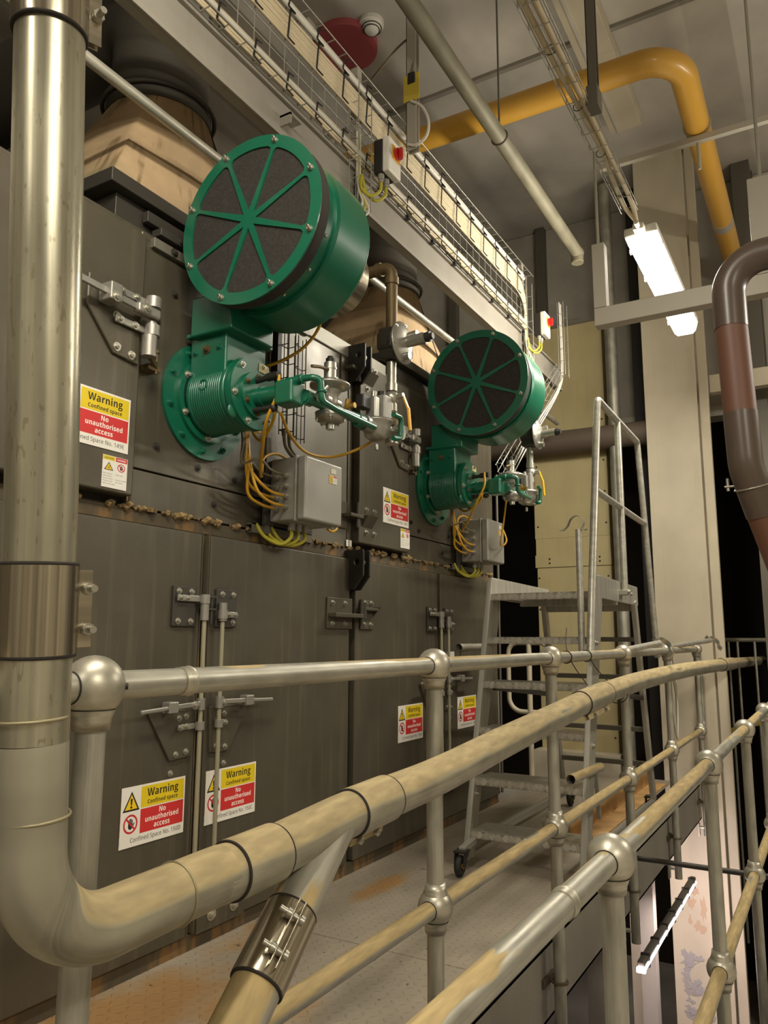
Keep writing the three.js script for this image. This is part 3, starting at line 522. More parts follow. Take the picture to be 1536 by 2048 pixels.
  // stacked flange bars under the first hood
  part('top_bar', [bx(1.92, 2.9, 2.63, 2.66, -0.02, 0.03, 0.003)], M.darkSteel, F); part('top_bar', bx(1.9, 2.9, 2.575, 2.615, -0.02, 0.02, 0.003), M.panelBright, F); part('top_bar', bx(1.88, 2.9, 2.675, 2.72, -0.03, -0.002, 0.003), M.darkSteel, F);
  bolts([[2.02, 2.645, 0.03], [2.25, 2.645, 0.03], [2.48, 2.645, 0.03], [2.0, 2.595, 0.02], [2.2, 2.595, 0.02]], [0, 0, 1], F, M.darkSteel, 0.012, 0.012);
  part('handle_tube', sweep([[4.36, 1.068, 0.13], [4.75, 1.068, 0.13]], 0.022, 18, false), M.tubeClean, F, 'short open tube handle'); part('handle_tube_stem', cyl([4.6, 1.05, 0.03], [4.6, 1.06, 0.13], 0.012, 12), M.darkSteel, F);
  part('instruction_tag', bx(4.4, 4.5, 0.985, 1.04, 0.03, 0.033), M.white, F);
}
// signs stuck on the doors
function sign(x0, y0, z, no, label) { const m = single('warning_sign', plateZ(x0, x0 + 0.292, y0, y0 + 0.195, z), matTex(signTex(no)), label, 'sign'); return m; }
sign(1.516, 1.747, 0.046, '149E', 'confined space warning sign on the upper door behind the steel pipe, number 149E');
sign(1.881, 0.427, 0.031, '150D', 'confined space warning sign low on the left lower door, number 150D');
sign(2.282, 0.426, 0.031, '150C', 'confined space warning sign partly behind a lock rod, number 150C');
sign(3.574, 1.745, 0.046, '149D', 'confined space warning sign on the upper door between the green burners, number 149D');
sign(3.772, 0.56, 0.031, '150B', 'confined space warning sign on the lower door left of the far lock rods, number 150B');
sign(4.54, 0.56, 0.031, '150A', 'confined space warning sign nearest the mobile steps, number 150A');
const cautionMat = matTex(cautionTex);
single('caution_sticker', plateZ(1.705, 1.81, 1.618, 1.728, 0.046), cautionMat, 'small caution and danger sticker under warning sign 149E', 'sticker');
single('caution_sticker', plateZ(3.77, 3.878, 1.625, 1.735, 0.046), cautionMat, 'small caution and danger sticker under warning sign 149D', 'sticker');

// ---------------------------------------------------------------- burners, fans, gas trains
const BX = 2.22, BY = 2.05, PITCH = 2.055;
function ringBolts(cx, cy, z, R, n, a0, parent, mat, r, h) { const L = []; for (let k = 0; k < n; k++) { const a = a0 + (k / n) * 6.2832; L.push([cx + R * Math.cos(a), cy + R * Math.sin(a), z]); } bolts(L, [0, 0, 1], parent, mat, r, h); }
function makeBurner(label) {
  const t = thing('burner', label, 'burner', [BX, BY, 0]), Z = [0, 0, 1];
  part('wall_flange', [cyl([BX, BY, 0.001], [BX, BY, 0.014], 0.232, 56)], M.green, t);
  ringBolts(BX, BY, 0.014, 0.203, 10, 0.25, t, M.green, 0.011, 0.012);
  part('inner_flange', cyl([BX, BY, 0.014], [BX, BY, 0.03], 0.165, 48), M.green, t);
  ringBolts(BX, BY, 0.03, 0.15, 6, 0.5, t, M.zinc, 0.01, 0.012);
  const prof = [[0, 0.03], [0.142, 0.03]]; for (let k = 0; k < 15; k++) { const z = 0.045 + k * 0.0105; prof.push([0.137, z], [0.1375, z + 0.006], [0.1335, z + 0.0072], [0.1335, z + 0.0095]); } prof.push([0.137, 0.206], [0.137, 0.236], [0, 0.236]);
  part('body', [lathe(prof, [BX, BY, 0], Z, 56), torus([BX - 0.135, BY + 0.02, 0.12], [-1, 0.1, 0], 0.02, 0.003, 24, 6)], M.green, t);
  part('front_flange', [cyl([BX, BY, 0.236], [BX, BY, 0.25], 0.145, 48), cyl([BX, BY, 0.25], [BX, BY, 0.264], 0.141, 48), sphere([BX - 0.1, BY - 0.09, 0.243], 0.03, 1, 1, 0.4)], M.green, t);
  part('front_plate', cyl([BX, BY - 0.008, 0.264], [BX, BY - 0.008, 0.277], 0.09, 40), M.green, t);
  ringBolts(BX, BY, 0.264, 0.122, 6, 0.2, t, M.zinc, 0.009, 0.011); ringBolts(BX, BY - 0.008, 0.277, 0.074, 6, 0.5, t, M.bronze, 0.008, 0.01);
  part('nameplate', [bx(BX + 0.015, BX + 0.075, BY + 0.093, BY + 0.128, 0.264, 0.267, 0.002)], std({ map: canvasTex(128, 64, (g) => { g.fillStyle = '#c9b98a'; g.fillRect(0, 0, 128, 64); g.fillStyle = '#6a5a3a'; for (let i = 0; i < 3; i++) g.fillRect(12, 12 + i * 16, 104, 5); }), roughness: 0.5 }), t);
  // neck up to the fan
  part('neck', [bx(BX - 0.12, BX + 0.12, BY, BY + 0.235, 0.03, 0.215, 0.01), bx(BX - 0.135, BX + 0.135, BY + 0.222, BY + 0.24, 0.02, 0.235, 0.004), bx(BX - 0.1, BX + 0.12, BY + 0.24, BY + 0.36, 0.06, 0.2, 0.006)], M.green, t);
  bolts([[BX - 0.12, BY + 0.16, 0.06], [BX - 0.12, BY + 0.165, 0.18]], [-1, 0, 0], t, M.green, 0.009, 0.01); part('plug', hexb([BX - 0.12, BY + 0.165, 0.12], [-1, 0, 0], 0.012, 0.016), M.bronze, t);
  part('nozzle', [cyl([BX, BY - 0.02, 0.277], [BX, BY - 0.02, 0.39], 0.035, 24), bx(BX - 0.042, BX + 0.042, BY - 0.075, BY + 0.02, 0.385, 0.47, 0.012), cyl([BX, BY - 0.02, 0.3], [BX, BY - 0.02, 0.312], 0.04, 24)], M.green, t);
  part('electrode_cap', [cyl([BX - 0.01, BY + 0.045, 0.277], [BX - 0.01, BY + 0.05, 0.34], 0.011, 12), cyl([BX - 0.01, BY + 0.05, 0.33], [BX - 0.01, BY + 0.052, 0.385], 0.016, 12)], M.black, t);
  part('electrode_cap', [cyl([BX - 0.02, BY - 0.075, 0.277], [BX - 0.02, BY - 0.078, 0.36], 0.011, 12), sphere([BX - 0.02, BY - 0.078, 0.37], 0.016)], M.black, t);
  part('sight_port', [cyl([BX + 0.05, BY - 0.06, 0.277], [BX + 0.05, BY - 0.06, 0.34], 0.009, 10), cyl([BX + 0.05, BY - 0.06, 0.33], [BX + 0.05, BY - 0.06, 0.345], 0.014, 10)], M.zinc, t);
  return t;
}
function makeFan(label) {
  const C = [2.0, 2.625, 0.395], t = thing('blower_fan', label, 'fan', C), R = 0.322, [X, Y, Z] = C;
  // spoked face plate: rim, eight spokes and a hub cut from one disc
  const holes = [], w = 0.0065, Ri = 0.277;
  for (let k = 0; k < 8; k++) {
    const a0 = ((k + 0.5) * Math.PI) / 4 - Math.PI / 8, a1 = a0 + Math.PI / 4, H = [];
    const d0 = Math.asin(w / Ri), rc = w / Math.sin(Math.PI / 8) + 0.016; const am = (a0 + a1) / 2;
    H.push([rc * Math.cos(am), rc * Math.sin(am)]);
    const r1 = Ri - 0.02, e = Math.asin(w / r1), e2 = 0.085;
    H.push([r1 * Math.cos(a0 + e), r1 * Math.sin(a0 + e)], [(Ri - 0.006) * Math.cos(a0 + d0 + 0.02), (Ri - 0.006) * Math.sin(a0 + d0 + 0.02)]);
    for (let q = 0; q <= 8; q++) { const a = lerp(a0 + e2, a1 - e2, q / 8); H.push([Ri * Math.cos(a), Ri * Math.sin(a)]); }
    H.push([(Ri - 0.006) * Math.cos(a1 - d0 - 0.02), (Ri - 0.006) * Math.sin(a1 - d0 - 0.02)], [r1 * Math.cos(a1 - e), r1 * Math.sin(a1 - e)]);
    holes.push(H.reverse());
  }
  const out = Array.from({ length: 72 }, (_, k) => [R * Math.cos((k / 72) * 6.28319), R * Math.sin((k / 72) * 6.28319)]);
  const rot = new THREE.Matrix4().makeRotationZ(Math.PI / 8);
  part('face_plate', extr(out, 0.007, inX(X - 0.007).clone().setPosition(X - 0.007, Y, Z).multiply(rot), 0, holes), M.green, t);
  part('filter_disc', cyl([X, Y, Z], [X + 0.05, Y, Z], R - 0.003, 64), M.filter, t, 'dark mesh filter disc behind the spokes');
  part('drum', [sweep([[X + 0.05, Y, Z], [X + 0.05, Y, Z], [X + 0.125, Y, Z]].slice(1), [0.292, 0.292], 64, true), sweep([[X + 0.125, Y, Z], [X + 0.13, Y, Z], [X + 0.325, Y, Z], [X + 0.335, Y, Z]], [0.3, 0.312, 0.312, 0.304], 72, true)], M.greenDust, t);
  part('rear_rim', torus([X + 0.33, Y, Z], [1, 0, 0], 0.308, 0.005, 64, 8), M.green, t);
  part('fan_outlet', [bx(X + 0.07, X + 0.32, Y - 0.36, Y - 0.2, Z - 0.34, Z - 0.13, 0.008)], M.green, t);
  const L = [], N = []; for (let k = 0; k < 8; k++) { const a = ((k + 0.5) * Math.PI) / 4 + Math.PI / 8 - Math.PI / 8; L.push([X - 0.007, Y + 0.3 * Math.cos(a), Z + 0.3 * Math.sin(a)]); }
  const bg = merged([cyl([0, 0, 0], [-0.004, 0, 0], 0.011, 14), cyl([-0.004, 0, 0], [-0.008, 0, 0], 0.006, 6), torus([-0.013, 0, 0], [0.75, 0.4, 0.5], 0.008, 0.003, 16, 6)]);
  for (const p of L) { const m = new THREE.Mesh(bg, M.zinc); m.name = 'eye_nut'; m.position.set(p[0] - X, p[1] - Y, p[2] - Z); t.add(m); }
  const q = []; for (const a of [1.9, 2.35, 2.8, 3.6]) q.push([X + 0.09, Y + 0.292 * Math.cos(a), Z + 0.292 * Math.sin(a), a]);
  for (const [x, y, z, a] of q) part('rivet', sphere([x, y, z], 0.007), M.zinc, t);
  part('motor', [sweep([[X + 0.33, Y, Z], [X + 0.585, Y, Z], [X + 0.6, Y, Z]], [0.155, 0.155, 0.145], 48)], M.couplingSteel, t); part('motor_end', cyl([X + 0.595, Y, Z], [X + 0.625, Y, Z], 0.09, 24), M.darkSteel, t);
  part('motor_plate', bxr(0.07, 0.002, 0.05, [X + 0.5, Y - 0.03, Z + 0.1535], [1.78, 0, 0]), std({ color: 0xc8a083, roughness: 0.5 }), t);
  return t;
}
// length = distance from the burner axis to the gas riser
function makeTrain(label, len, dx = 0) {
  const z = 0.47, y = BY - 0.02, x0 = BX, t = thing('gas_train', label, 'gas train', [x0, y, z]), k = len / 0.69, X = (s) => x0 + s * k, U = [0, 1, 0];
  part('main_pipe', [sweep([[X(0.03), y - 0.015, z], [X(0.6), y + 0.0, z]], 0.022, 18), cyl([X(0.035), y - 0.015, z], [X(0.075), y - 0.015, z], 0.03, 8), cyl([X(0.4), y - 0.01, z], [X(0.44), y - 0.01, z], 0.03, 8)], M.green, t);
  part('pilot_pipe', [sweep(fillet([[X(-0.01), y + 0.04, z - 0.05], [X(0.0), y + 0.04, z + 0.06], [X(0.02), y + 0.035, z + 0.085], [X(0.03), y - 0.045, z + 0.085], [X(0.12), y - 0.05, z + 0.08], [X(0.46), y - 0.035, z + 0.05]], 0.02, 6), 0.0125, 14), torus([X(-0.003), y + 0.04, z + 0.02], [0, 0, 1], 0.014, 0.006), torus([X(0.03), y - 0.01, z + 0.085], U, 0.014, 0.006), cyl([X(0.0), y + 0.04, z - 0.01], [X(0.0), y + 0.04, z + 0.012], 0.02, 8)], M.green, t, 'green pilot pipe with elbow');
  // diaphragm regulator
  const r = (x, yy, zz, s) => {
    part('regulator', [lathe([[0, -0.075], [0.03, -0.075], [0.036, -0.05], [0.036, -0.02], [0.05, 0.0], [0.05 , 0.005]].map(([a, b]) => [a * s, b * s]), [x, yy, zz], U, 24), cyl([x - 0.05 * s, yy - 0.045 * s, zz], [x + 0.05 * s, yy - 0.045 * s, zz], 0.03 * s, 18)], M.diecast, t);
    part('diaphragm_housing', [lathe([[0, 0.0], [0.045, 0.0], [0.075, 0.018], [0.088, 0.022], [0.088, 0.032], [0.07, 0.042], [0.03, 0.058], [0, 0.058]].map(([a, b]) => [a * s, b * s]), [x, yy, zz], U, 36)], M.diecast, t);
    part('spring_tower', [cyl([x, yy + 0.055 * s, zz], [x, yy + 0.13 * s, zz], 0.027 * s, 24), cyl([x, yy + 0.1 * s, zz], [x, yy + 0.108 * s, zz], 0.03 * s, 24)], M.diecast, t);
    part('tower_cap', [cyl([x, yy + 0.13 * s, zz], [x, yy + 0.15 * s, zz], 0.02 * s, 8), cyl([x, yy + 0.15 * s, zz], [x, yy + 0.16 * s, zz], 0.013 * s, 12)], M.black, t);
    for (let q = 0; q < 4; q++) part('bolt', hexb([x + 0.08 * s * Math.cos(q * 1.57 + 0.6), yy + 0.03 * s, zz + 0.08 * s * Math.sin(q * 1.57 + 0.6)], U, 0.006, 0.008), M.zinc, t);
  };
  r(X(0.21), y + 0.055, z - 0.005, 0.92);
  part('vent_pipe', sweep(smooth([[X(0.08), y + 0.12, z], [X(0.14), y + 0.135, z], [X(0.19), y + 0.14, z]], 10), 0.007, 8), M.bronze, t);
  part('test_nipple', [cyl([X(0.26), y - 0.01, z + 0.04], [X(0.26), y + 0.03, z + 0.05], 0.011, 10), cyl([X(0.255), y + 0.0, z + 0.045], [X(0.255), y + 0.0, z + 0.085], 0.012, 8)], M.brass, t);
  part('test_point', [cyl([X(0.08), y - 0.01, z + 0.03], [X(0.08), y + 0.01, z + 0.06], 0.018, 14), cyl([X(0.08), y + 0.01, z + 0.055], [X(0.09), y + 0.03, z + 0.07], 0.01, 10)], M.diecast, t);
  part('valve_body', [lathe([[0, -0.035], [0.03, -0.033], [0.058, -0.018], [0.062, 0.012], [0.04, 0.024], [0, 0.024]], [X(0.21), y - 0.045, z], U, 28), cyl([X(0.21), y - 0.1, z], [X(0.21), y - 0.075, z], 0.018, 8)], M.diecast, t);
  for (let q = 0; q < 5; q++) part('bolt', hexb([X(0.21) + 0.056 * Math.cos(q * 1.257), y - 0.06, z + 0.056 * Math.sin(q * 1.257)], [0, -1, 0], 0.006, 0.01), M.zinc, t);
  // solenoid valve: round body, disc and two coils
  part('solenoid_body', [lathe([[0, -0.07], [0.03, -0.068], [0.052, -0.05], [0.06, -0.02], [0.066, 0.006], [0.074, 0.01], [0.074, 0.02], [0.04, 0.03], [0, 0.03]], [X(0.56), y + 0.005, z], U, 36), cyl([X(0.45), y - 0.01, z], [X(0.52), y - 0.01, z], 0.035, 18), cyl([X(0.56), y - 0.105, z], [X(0.56), y - 0.08, z], 0.009, 8)], M.diecast, t);
  part('solenoid_coil', [bx(X(0.515), X(0.555), y + 0.03, y + 0.125, z - 0.03, z + 0.02, 0.006), cyl([X(0.535), y + 0.125, z], [X(0.535), y + 0.15, z], 0.012, 10)], M.diecast, t);
  part('solenoid_coil', [bx(X(0.58), X(0.645), y + 0.028, y + 0.15, z - 0.045, z + 0.03, 0.008)], M.boxGrey, t); part('coil_cap', cyl([X(0.6), y + 0.15, z], [X(0.6), y + 0.168, z], 0.017, 12), M.black, t); part('plug_box', [bx(X(0.45), X(0.51), y + 0.06, y + 0.12, z - 0.04, z + 0.0, 0.006)], M.black, t);
  part('bypass_pipe', sweep(fillet([[X(0.57), y + 0.045, z + 0.08], [X(0.645), y + 0.05, z + 0.075], [X(0.65), y - 0.045, z + 0.07], [X(0.6), y - 0.05, z + 0.06]], 0.022, 6), 0.012, 12), M.green, t, 'short green bypass elbow');
  // riser: union, ball valve, governor, pipe and elbow
  const rx = x0 + len, g = 2.445;
  part('bottom_elbow', [sphere([rx, y - 0.005, z], 0.04), cyl([rx - 0.08, y, z], [rx, y, z], 0.03, 18), cyl([rx, y, z], [rx, y, z + 0.055], 0.036, 20), cyl([rx, y - 0.05, z], [rx, y + 0.02, z], 0.032, 18)], M.diecast, t);
  part('union', [cyl([rx, y + 0.03, z], [rx, y + 0.06, z], 0.036, 8), cyl([rx, y + 0.06, z], [rx, y + 0.1, z], 0.03, 8)], M.bronze, t);
  part('ball_valve', [cyl([rx, y + 0.1, z], [rx, y + 0.135, z], 0.027, 8), sphere([rx, y + 0.165, z], 0.035), cyl([rx, y + 0.195, z], [rx, y + 0.23, z], 0.028, 8), cyl([rx, y + 0.23, z], [rx, g - 0.08, z], 0.022, 16), cyl([rx, y + 0.165, z + 0.02], [rx, y + 0.168, z + 0.062], 0.013, 12)], M.zinc, t);
  part('valve_lever', [bar([rx, y + 0.168, z + 0.06], [rx + 0.02, y + 0.11, z + 0.075], 0.008, 0.018, 0.003, V(0, 0, 1)), bar([rx + 0.02, y + 0.115, z + 0.076], [rx + 0.035, y + 0.01, z + 0.078], 0.01, 0.022, 0.004, V(0, 0, 1))], M.yellowPlastic, t, 'yellow valve lever hanging down');
  part('governor_body', [bx(rx - 0.048, rx + 0.045, g - 0.075, g + 0.075, z - 0.045, z + 0.04, 0.012), bx(rx - 0.056, rx + 0.052, g - 0.03, g + 0.05, z - 0.05, z + 0.03, 0.01), cyl([rx - 0.06, g, z - 0.005], [rx - 0.05, g, z - 0.005], 0.02, 8)], M.darkSteel, t);
  part('governor_disc', [lathe([[0, 0.035], [0.05, 0.035], [0.08, 0.046], [0.098, 0.05], [0.098, 0.06], [0.075, 0.072], [0.035, 0.085], [0, 0.085]], [rx, g, z], [0, 0.02, 1], 44)], M.diecast, t);
  for (let q = 0; q < 6; q++) part('bolt', hexb([rx + 0.088 * Math.cos(q * 1.047 + 0.3), g + 0.088 * Math.sin(q * 1.047 + 0.3), z + 0.06], [0, 0, 1], 0.006, 0.007), M.zinc, t);
  part('spring_tube', [cyl([rx, g, z + 0.08], [rx, g + 0.004, z + 0.175], 0.026, 22)], M.diecast, t); part('spring_tube_cap', [cyl([rx, g + 0.004, z + 0.175], [rx, g + 0.005, z + 0.2], 0.024, 8), cyl([rx, g + 0.005, z + 0.2], [rx, g + 0.005, z + 0.212], 0.015, 12)], M.black, t);
  part('side_cap', cyl([rx + 0.045, g + 0.045, z + 0.06], [rx + 0.045, g + 0.05, z + 0.11], 0.02, 8), M.diecast, t); part('side_cap', [cyl([rx - 0.01, g - 0.07, z + 0.06], [rx - 0.01, g - 0.07, z + 0.1], 0.018, 8)], M.diecast, t);
  part('riser_pipe', [sweep(fillet([[rx, g + 0.07, z], [rx, 2.83, z], [rx, 2.83, z - 0.5]], 0.045, 8), 0.027, 20), cyl([rx, 2.74, z], [rx, 2.775, z], 0.033, 20), cyl([rx, 2.83, z - 0.08], [rx, 2.83, z - 0.055], 0.033, 20)], M.bronze, t, 'brown gas riser pipe with top elbow');
  return t;
}
const burner = makeBurner('green burner on the furnace between signs 149E and 149D, nearer of the two');
copyOf(burner, 'green burner right of warning sign 149D, farther of the two', PITCH);
const fan = makeFan('large green drum blower with spoked dark face, nearer of the two');
copyOf(fan, 'smaller looking green drum blower with spoked dark face above the far burner', PITCH + 0.02);
makeTrain('gas train of valves and regulators in front of the near grey junction box', 0.7);
{ const t2 = makeTrain('gas train of valves and regulators in front of the far burner', 0.5); t2.position.x += PITCH; t2.position.y += 0.005; }

// ---------------------------------------------------------------- junction boxes and their cables
function makeBox(label) {
  const t = thing('junction_box', label, 'junction box', [2.58, 1.6, 0.05]);
  part('enclosure', bx(2.58, 2.86, 1.612, 1.885, 0.06, 0.2, 0.008), M.boxGrey, t);
  part('lid', [bx(2.575, 2.866, 1.606, 1.892, 0.192, 0.202, 0.003), bx(2.58, 2.862, 1.61, 1.888, 0.202, 0.25, 0.012)], M.boxGrey, t);
  part('lid_sticker', plateZ(2.765, 2.805, 1.84, 1.862, 0.25), std({ color: 0xc9c4ae, roughness: 0.6 }), t); part('lid_sticker', plateZ(2.752, 2.812, 1.795, 1.832, 0.25), matTex(boxStickerTex), t);
  part('back_plate', bx(2.55, 2.9, 1.6, 1.9, 0.05, 0.06, 0.002), M.darkSteel, t);
  for (const y of [1.8, 1.755, 1.71, 1.665]) for (const z of [0.1, 0.15]) part('cable_gland', [cyl([2.58, y + (z > 0.12 ? 0.006 : 0), z], [2.566, y + (z > 0.12 ? 0.006 : 0), z], 0.0145, 8), cyl([2.566, y + (z > 0.12 ? 0.006 : 0), z], [2.552, y + (z > 0.12 ? 0.006 : 0), z], 0.011, 14)], M.zinc, t);
  for (const x of [2.66, 2.71, 2.76]) part('cable_gland', [cyl([x, 1.612, 0.12], [x, 1.58, 0.12], 0.017, 10)], M.boxGrey, t);
  part('mounting_rail', [bx(2.5, 2.93, 1.56, 1.6, 0.03, 0.035, 0), bx(2.5, 2.93, 1.56, 1.565, 0.0, 0.035), bx(2.5, 2.93, 1.595, 1.6, 0.0, 0.035)], M.strutDark, t);
  part('mounting_leg', bx(2.57, 2.6, 1.56, 1.88, 0.03, 0.05), M.strutDark, t);
  return t;
}
const box1 = makeBox('grey junction box with side cable glands below the near burner');
copyOf(box1, 'grey junction box with side cable glands below the far burner, beside the mobile steps', 1.985, 0.0);
const cableRun = (pts, r, mat, label, group, n = 36) => single('cable', sweep(smooth(pts, n), r, 8), mat, label, 'cable', group);
for (const [dx, who, g] of [[0, 'near', 'yellow cables into the near junction box'], [1.985, 'far', 'yellow cables into the far junction box']]) {
  const mats = [M.cableGrey, M.cableGrey, M.cableGrey, M.cableYellow, M.cableYellow, M.cableYellow, M.cableYellow]; let i = 0;
  for (const [y, z, m] of [[1.8, 0.1, 0], [1.806, 0.15, 1], [1.755, 0.1, 2], [1.71, 0.1, 3], [1.716, 0.15, 4], [1.665, 0.1, 5], [1.671, 0.15, 6]]) {
    const o = 0.004 * i; i++;
    cableRun([[2.33 + dx + o, 2.02, 0.09 + o], [2.345 + dx + o * 1.5, 1.92, 0.1], [2.345 + dx + o, 1.82, 0.1 + o], [2.39 + dx, y + 0.035, z], [2.47 + dx, y + 0.004, z], [2.556 + dx, y, z]], m < 3 ? 0.0055 : 0.0065, mats[m], `${m < 3 ? 'dull brown' : 'yellow'} cable into the ${z > 0.12 ? 'front' : 'rear'} ${['top', 'second-row', 'third-row', 'bottom'][[1.8, 1.755, 1.71, 1.665].findIndex((q) => Math.abs(q - y) < 0.01)]} gland of the ${who} junction box`, m < 3 ? `brown cables into the ${who} junction box` : g);
  }
  cableRun([[2.21 + dx, BY + 0.05, 0.385], [2.195 + dx, BY - 0.03, 0.39], [2.2 + dx, 1.93, 0.34], [2.3 + dx, 1.84, 0.24], [2.44 + dx, 1.785, 0.12], [2.5 + dx, 1.8, 0.08], [2.53 + dx, 1.88, 0.06], [2.62 + dx, 1.92, 0.06], [2.7 + dx, 1.9, 0.08]], 0.0065, M.cableYellow, `long yellow cable from the ${who} burner front down to its junction box`, null, 60);
  cableRun([[2.2 + dx, BY - 0.08, 0.37], [2.22 + dx, 1.95, 0.36], [2.34 + dx, 1.9, 0.2], [2.42 + dx, 1.97, 0.09], [2.5 + dx, 1.99, 0.06]], 0.0065, M.cableYellow, `short yellow cable looping under the ${who} burner front`, null, 40);
  for (const [x, s] of [[2.66, 0], [2.71, 1], [2.76, 2]]) cableRun([[x + dx, 1.585, 0.12], [x + dx, 1.55, 0.118], [x - 0.03 + dx - 0.02 * s, 1.52, 0.09], [x - 0.1 + dx, 1.55, 0.05], [x - 0.13 + dx, 1.6, 0.03]], 0.0085, M.cableGY, `${['left', 'middle', 'right'][s]} green and yellow earth cable looping under the ${who} junction box`, `earth cables under the ${who} junction box`, 24);
}
cableRun([[2.4, BY - 0.03, 0.25], [2.5, 1.96, 0.22], [2.66, 1.915, 0.2], [2.82, 1.93, 0.24], [2.9, 1.99, 0.36], [2.86, 2.02, 0.44]], 0.0065, M.cableYellow, 'yellow cable sagging behind the near gas train', null, 44);
cableRun([[2.86, 1.83, 0.2], [2.93, 1.8, 0.18], [2.97, 1.72, 0.16], [2.97, 1.63, 0.15], [2.92, 1.605, 0.16], [2.85, 1.605, 0.18]], 0.006, M.cableYellow, 'yellow cable looping round the right side of the near junction box', null, 40);
cableRun([[2.56, 2.53, 0.34], [2.58, 2.44, 0.3], [2.55, 2.35, 0.24], [2.5, 2.29, 0.16], [2.46, 2.26, 0.08]], 0.007, M.cableYellow, 'yellow cable from the near blower motor down to the wall', null, 36);
cableRun([[2.5, 2.55, 0.2], [2.58, 2.47, 0.14], [2.66, 2.5, 0.08], [2.68, 2.6, 0.07]], 0.007, M.cableYellow, 'short yellow cable curling behind the near blower', null, 30);
cableRun([[4.93, 1.88, 0.2], [4.86, 1.78, 0.26], [4.6, 1.72, 0.32], [4.56, 1.86, 0.36], [4.52, 2.02, 0.4]], 0.006, M.cableYellow, 'yellow cable hanging in front of the far junction box', null, 40);
single('cable_drop', [bx(2.62, 2.65, 2.25, 2.62, 0.01, 0.05, 0.002)], M.black, 'black flat bar beside the small wire tray behind the near gas train', 'bar');

// ---------------------------------------------------------------- wire trays
// a wire tray: long wires along a path-aligned frame; O origin, A along, B across, H height of the side walls (towards N)
function wireTray(O, A, B, N, len, wid, hgt, step, nLong, r) {
  const L = [], o = vec(O), a = vec(A).clone().normalize(), b = vec(B).clone().normalize(), n = vec(N).clone().normalize();
  const P = (s, t, h) => o.clone().addScaledVector(a, s).addScaledVector(b, t).addScaledVector(n, h);
  for (let i = 0; i < nLong; i++) L.push(cyl(P(0, (wid * i) / (nLong - 1), 0), P(len, (wid * i) / (nLong - 1), 0), r, 6));
  if (hgt > 0) for (const t of [0, wid]) L.push(cyl(P(0, t, hgt), P(len, t, hgt), r * 1.2, 6));
  for (let s = 0.02; s < len; s += step) { L.push(cyl(P(s, 0, 0), P(s, wid, 0), r, 6)); if (hgt > 0) for (const t of [0, wid]) L.push(cyl(P(s, t, 0), P(s, t, hgt), r, 6)); }
  return L;
}
const TZ = 0.28, TY = 3.4;
{
  const t = thing('cable_tray', 'long wire cable tray standing on edge above the blowers', 'cable tray', [2, TY, TZ]);
  tag(part('wire_grid', wireTray([-0.6, TY, TZ], [1, 0, 0], [0, 1, 0], [0, 0, 1], 5.95, 0.46, 0.055, 0.1, 7, 0.0026), M.wire, t));
  for (const x of [1.25, 2.93, 5.28]) part('upright', [bx(x - 0.02, x + 0.02, TY - 0.08, TY + 0.55, TZ - 0.045, TZ - 0.004, 0.003)], M.strut, t);
  for (let k = 0; k < 22; k++) { const x = 0.6 + k * 0.212; for (const [y0, y1] of [[TY + 0.0, TY + 0.075], [TY + 0.245, TY + 0.375], [TY + 0.395, TY + 0.45]]) part('cable_tie', [bar([x, y0 - 0.006, TZ + 0.034], [x + 0.014, y1 + 0.006, TZ + 0.034], 0.009, 0.003), bar([x, y0 - 0.006, TZ + 0.034], [x + 0.028, y0 - 0.03, TZ + 0.05], 0.007, 0.003), bar([x + 0.014, y1 + 0.005, TZ + 0.032], [x + 0.03, y1 - 0.012, TZ + 0.05], 0.006, 0.003)], M.black, t); }
}
{
  const g = 'cables lying in the long wire tray';
  const rows = [[0.012, 0.0075, 0], [0.03, 0.0075, 0], [0.055, 0.012, 1], [0.078, 0.0065, 0], [0.255, 0.0075, 0], [0.271, 0.0075, 0], [0.287, 0.0075, 0], [0.303, 0.0075, 0], [0.319, 0.0075, 0], [0.335, 0.0075, 0], [0.351, 0.0075, 0], [0.367, 0.0075, 0], [0.41, 0.0145, 1], [0.437, 0.009, 1]];
  for (const [dy, r, m] of rows) {
    const P = [[-0.6, TY + dy, TZ + 0.003 + r]]; for (let x = 0; x < 5.2; x += 0.4) P.push([x, TY + dy + (rnd() - 0.5) * 0.004, TZ + 0.004 + r + rnd() * 0.003]);
    if (dy > 0.25 && dy < 0.4) P.push([5.15, TY + dy - 0.02, TZ + 0.02], [5.24, TY + dy - 0.12, TZ + 0.02], [5.26, TY + dy - 0.5, TZ + 0.02]); else P.push([5.25, TY + dy, TZ + 0.01]);
    const nth = ['lowest', 'second lowest', '', 'third lowest', 'bottom', 'second', 'third', 'fourth', 'fifth', 'sixth', 'seventh', 'top'][rows.findIndex((q) => q[0] === dy)];
    single('tray_cable', sweep(smooth(P, 60), r, 8), m ? M.cableWhite : M.cable, m ? (dy < 0.1 ? 'thick pale cable in the lower rows of the long wire tray' : dy < 0.42 ? 'thickest pale cable above the cream bundle in the long wire tray' : 'slim pale cable along the top of the long wire tray') : dy < 0.1 ? `${nth} cream cable near the bottom edge of the long wire tray` : `${nth} cream cable counted upwards in the wide bundle of the long wire tray`, 'cable', m ? 'pale cables in the long wire tray' : g);
  }
}
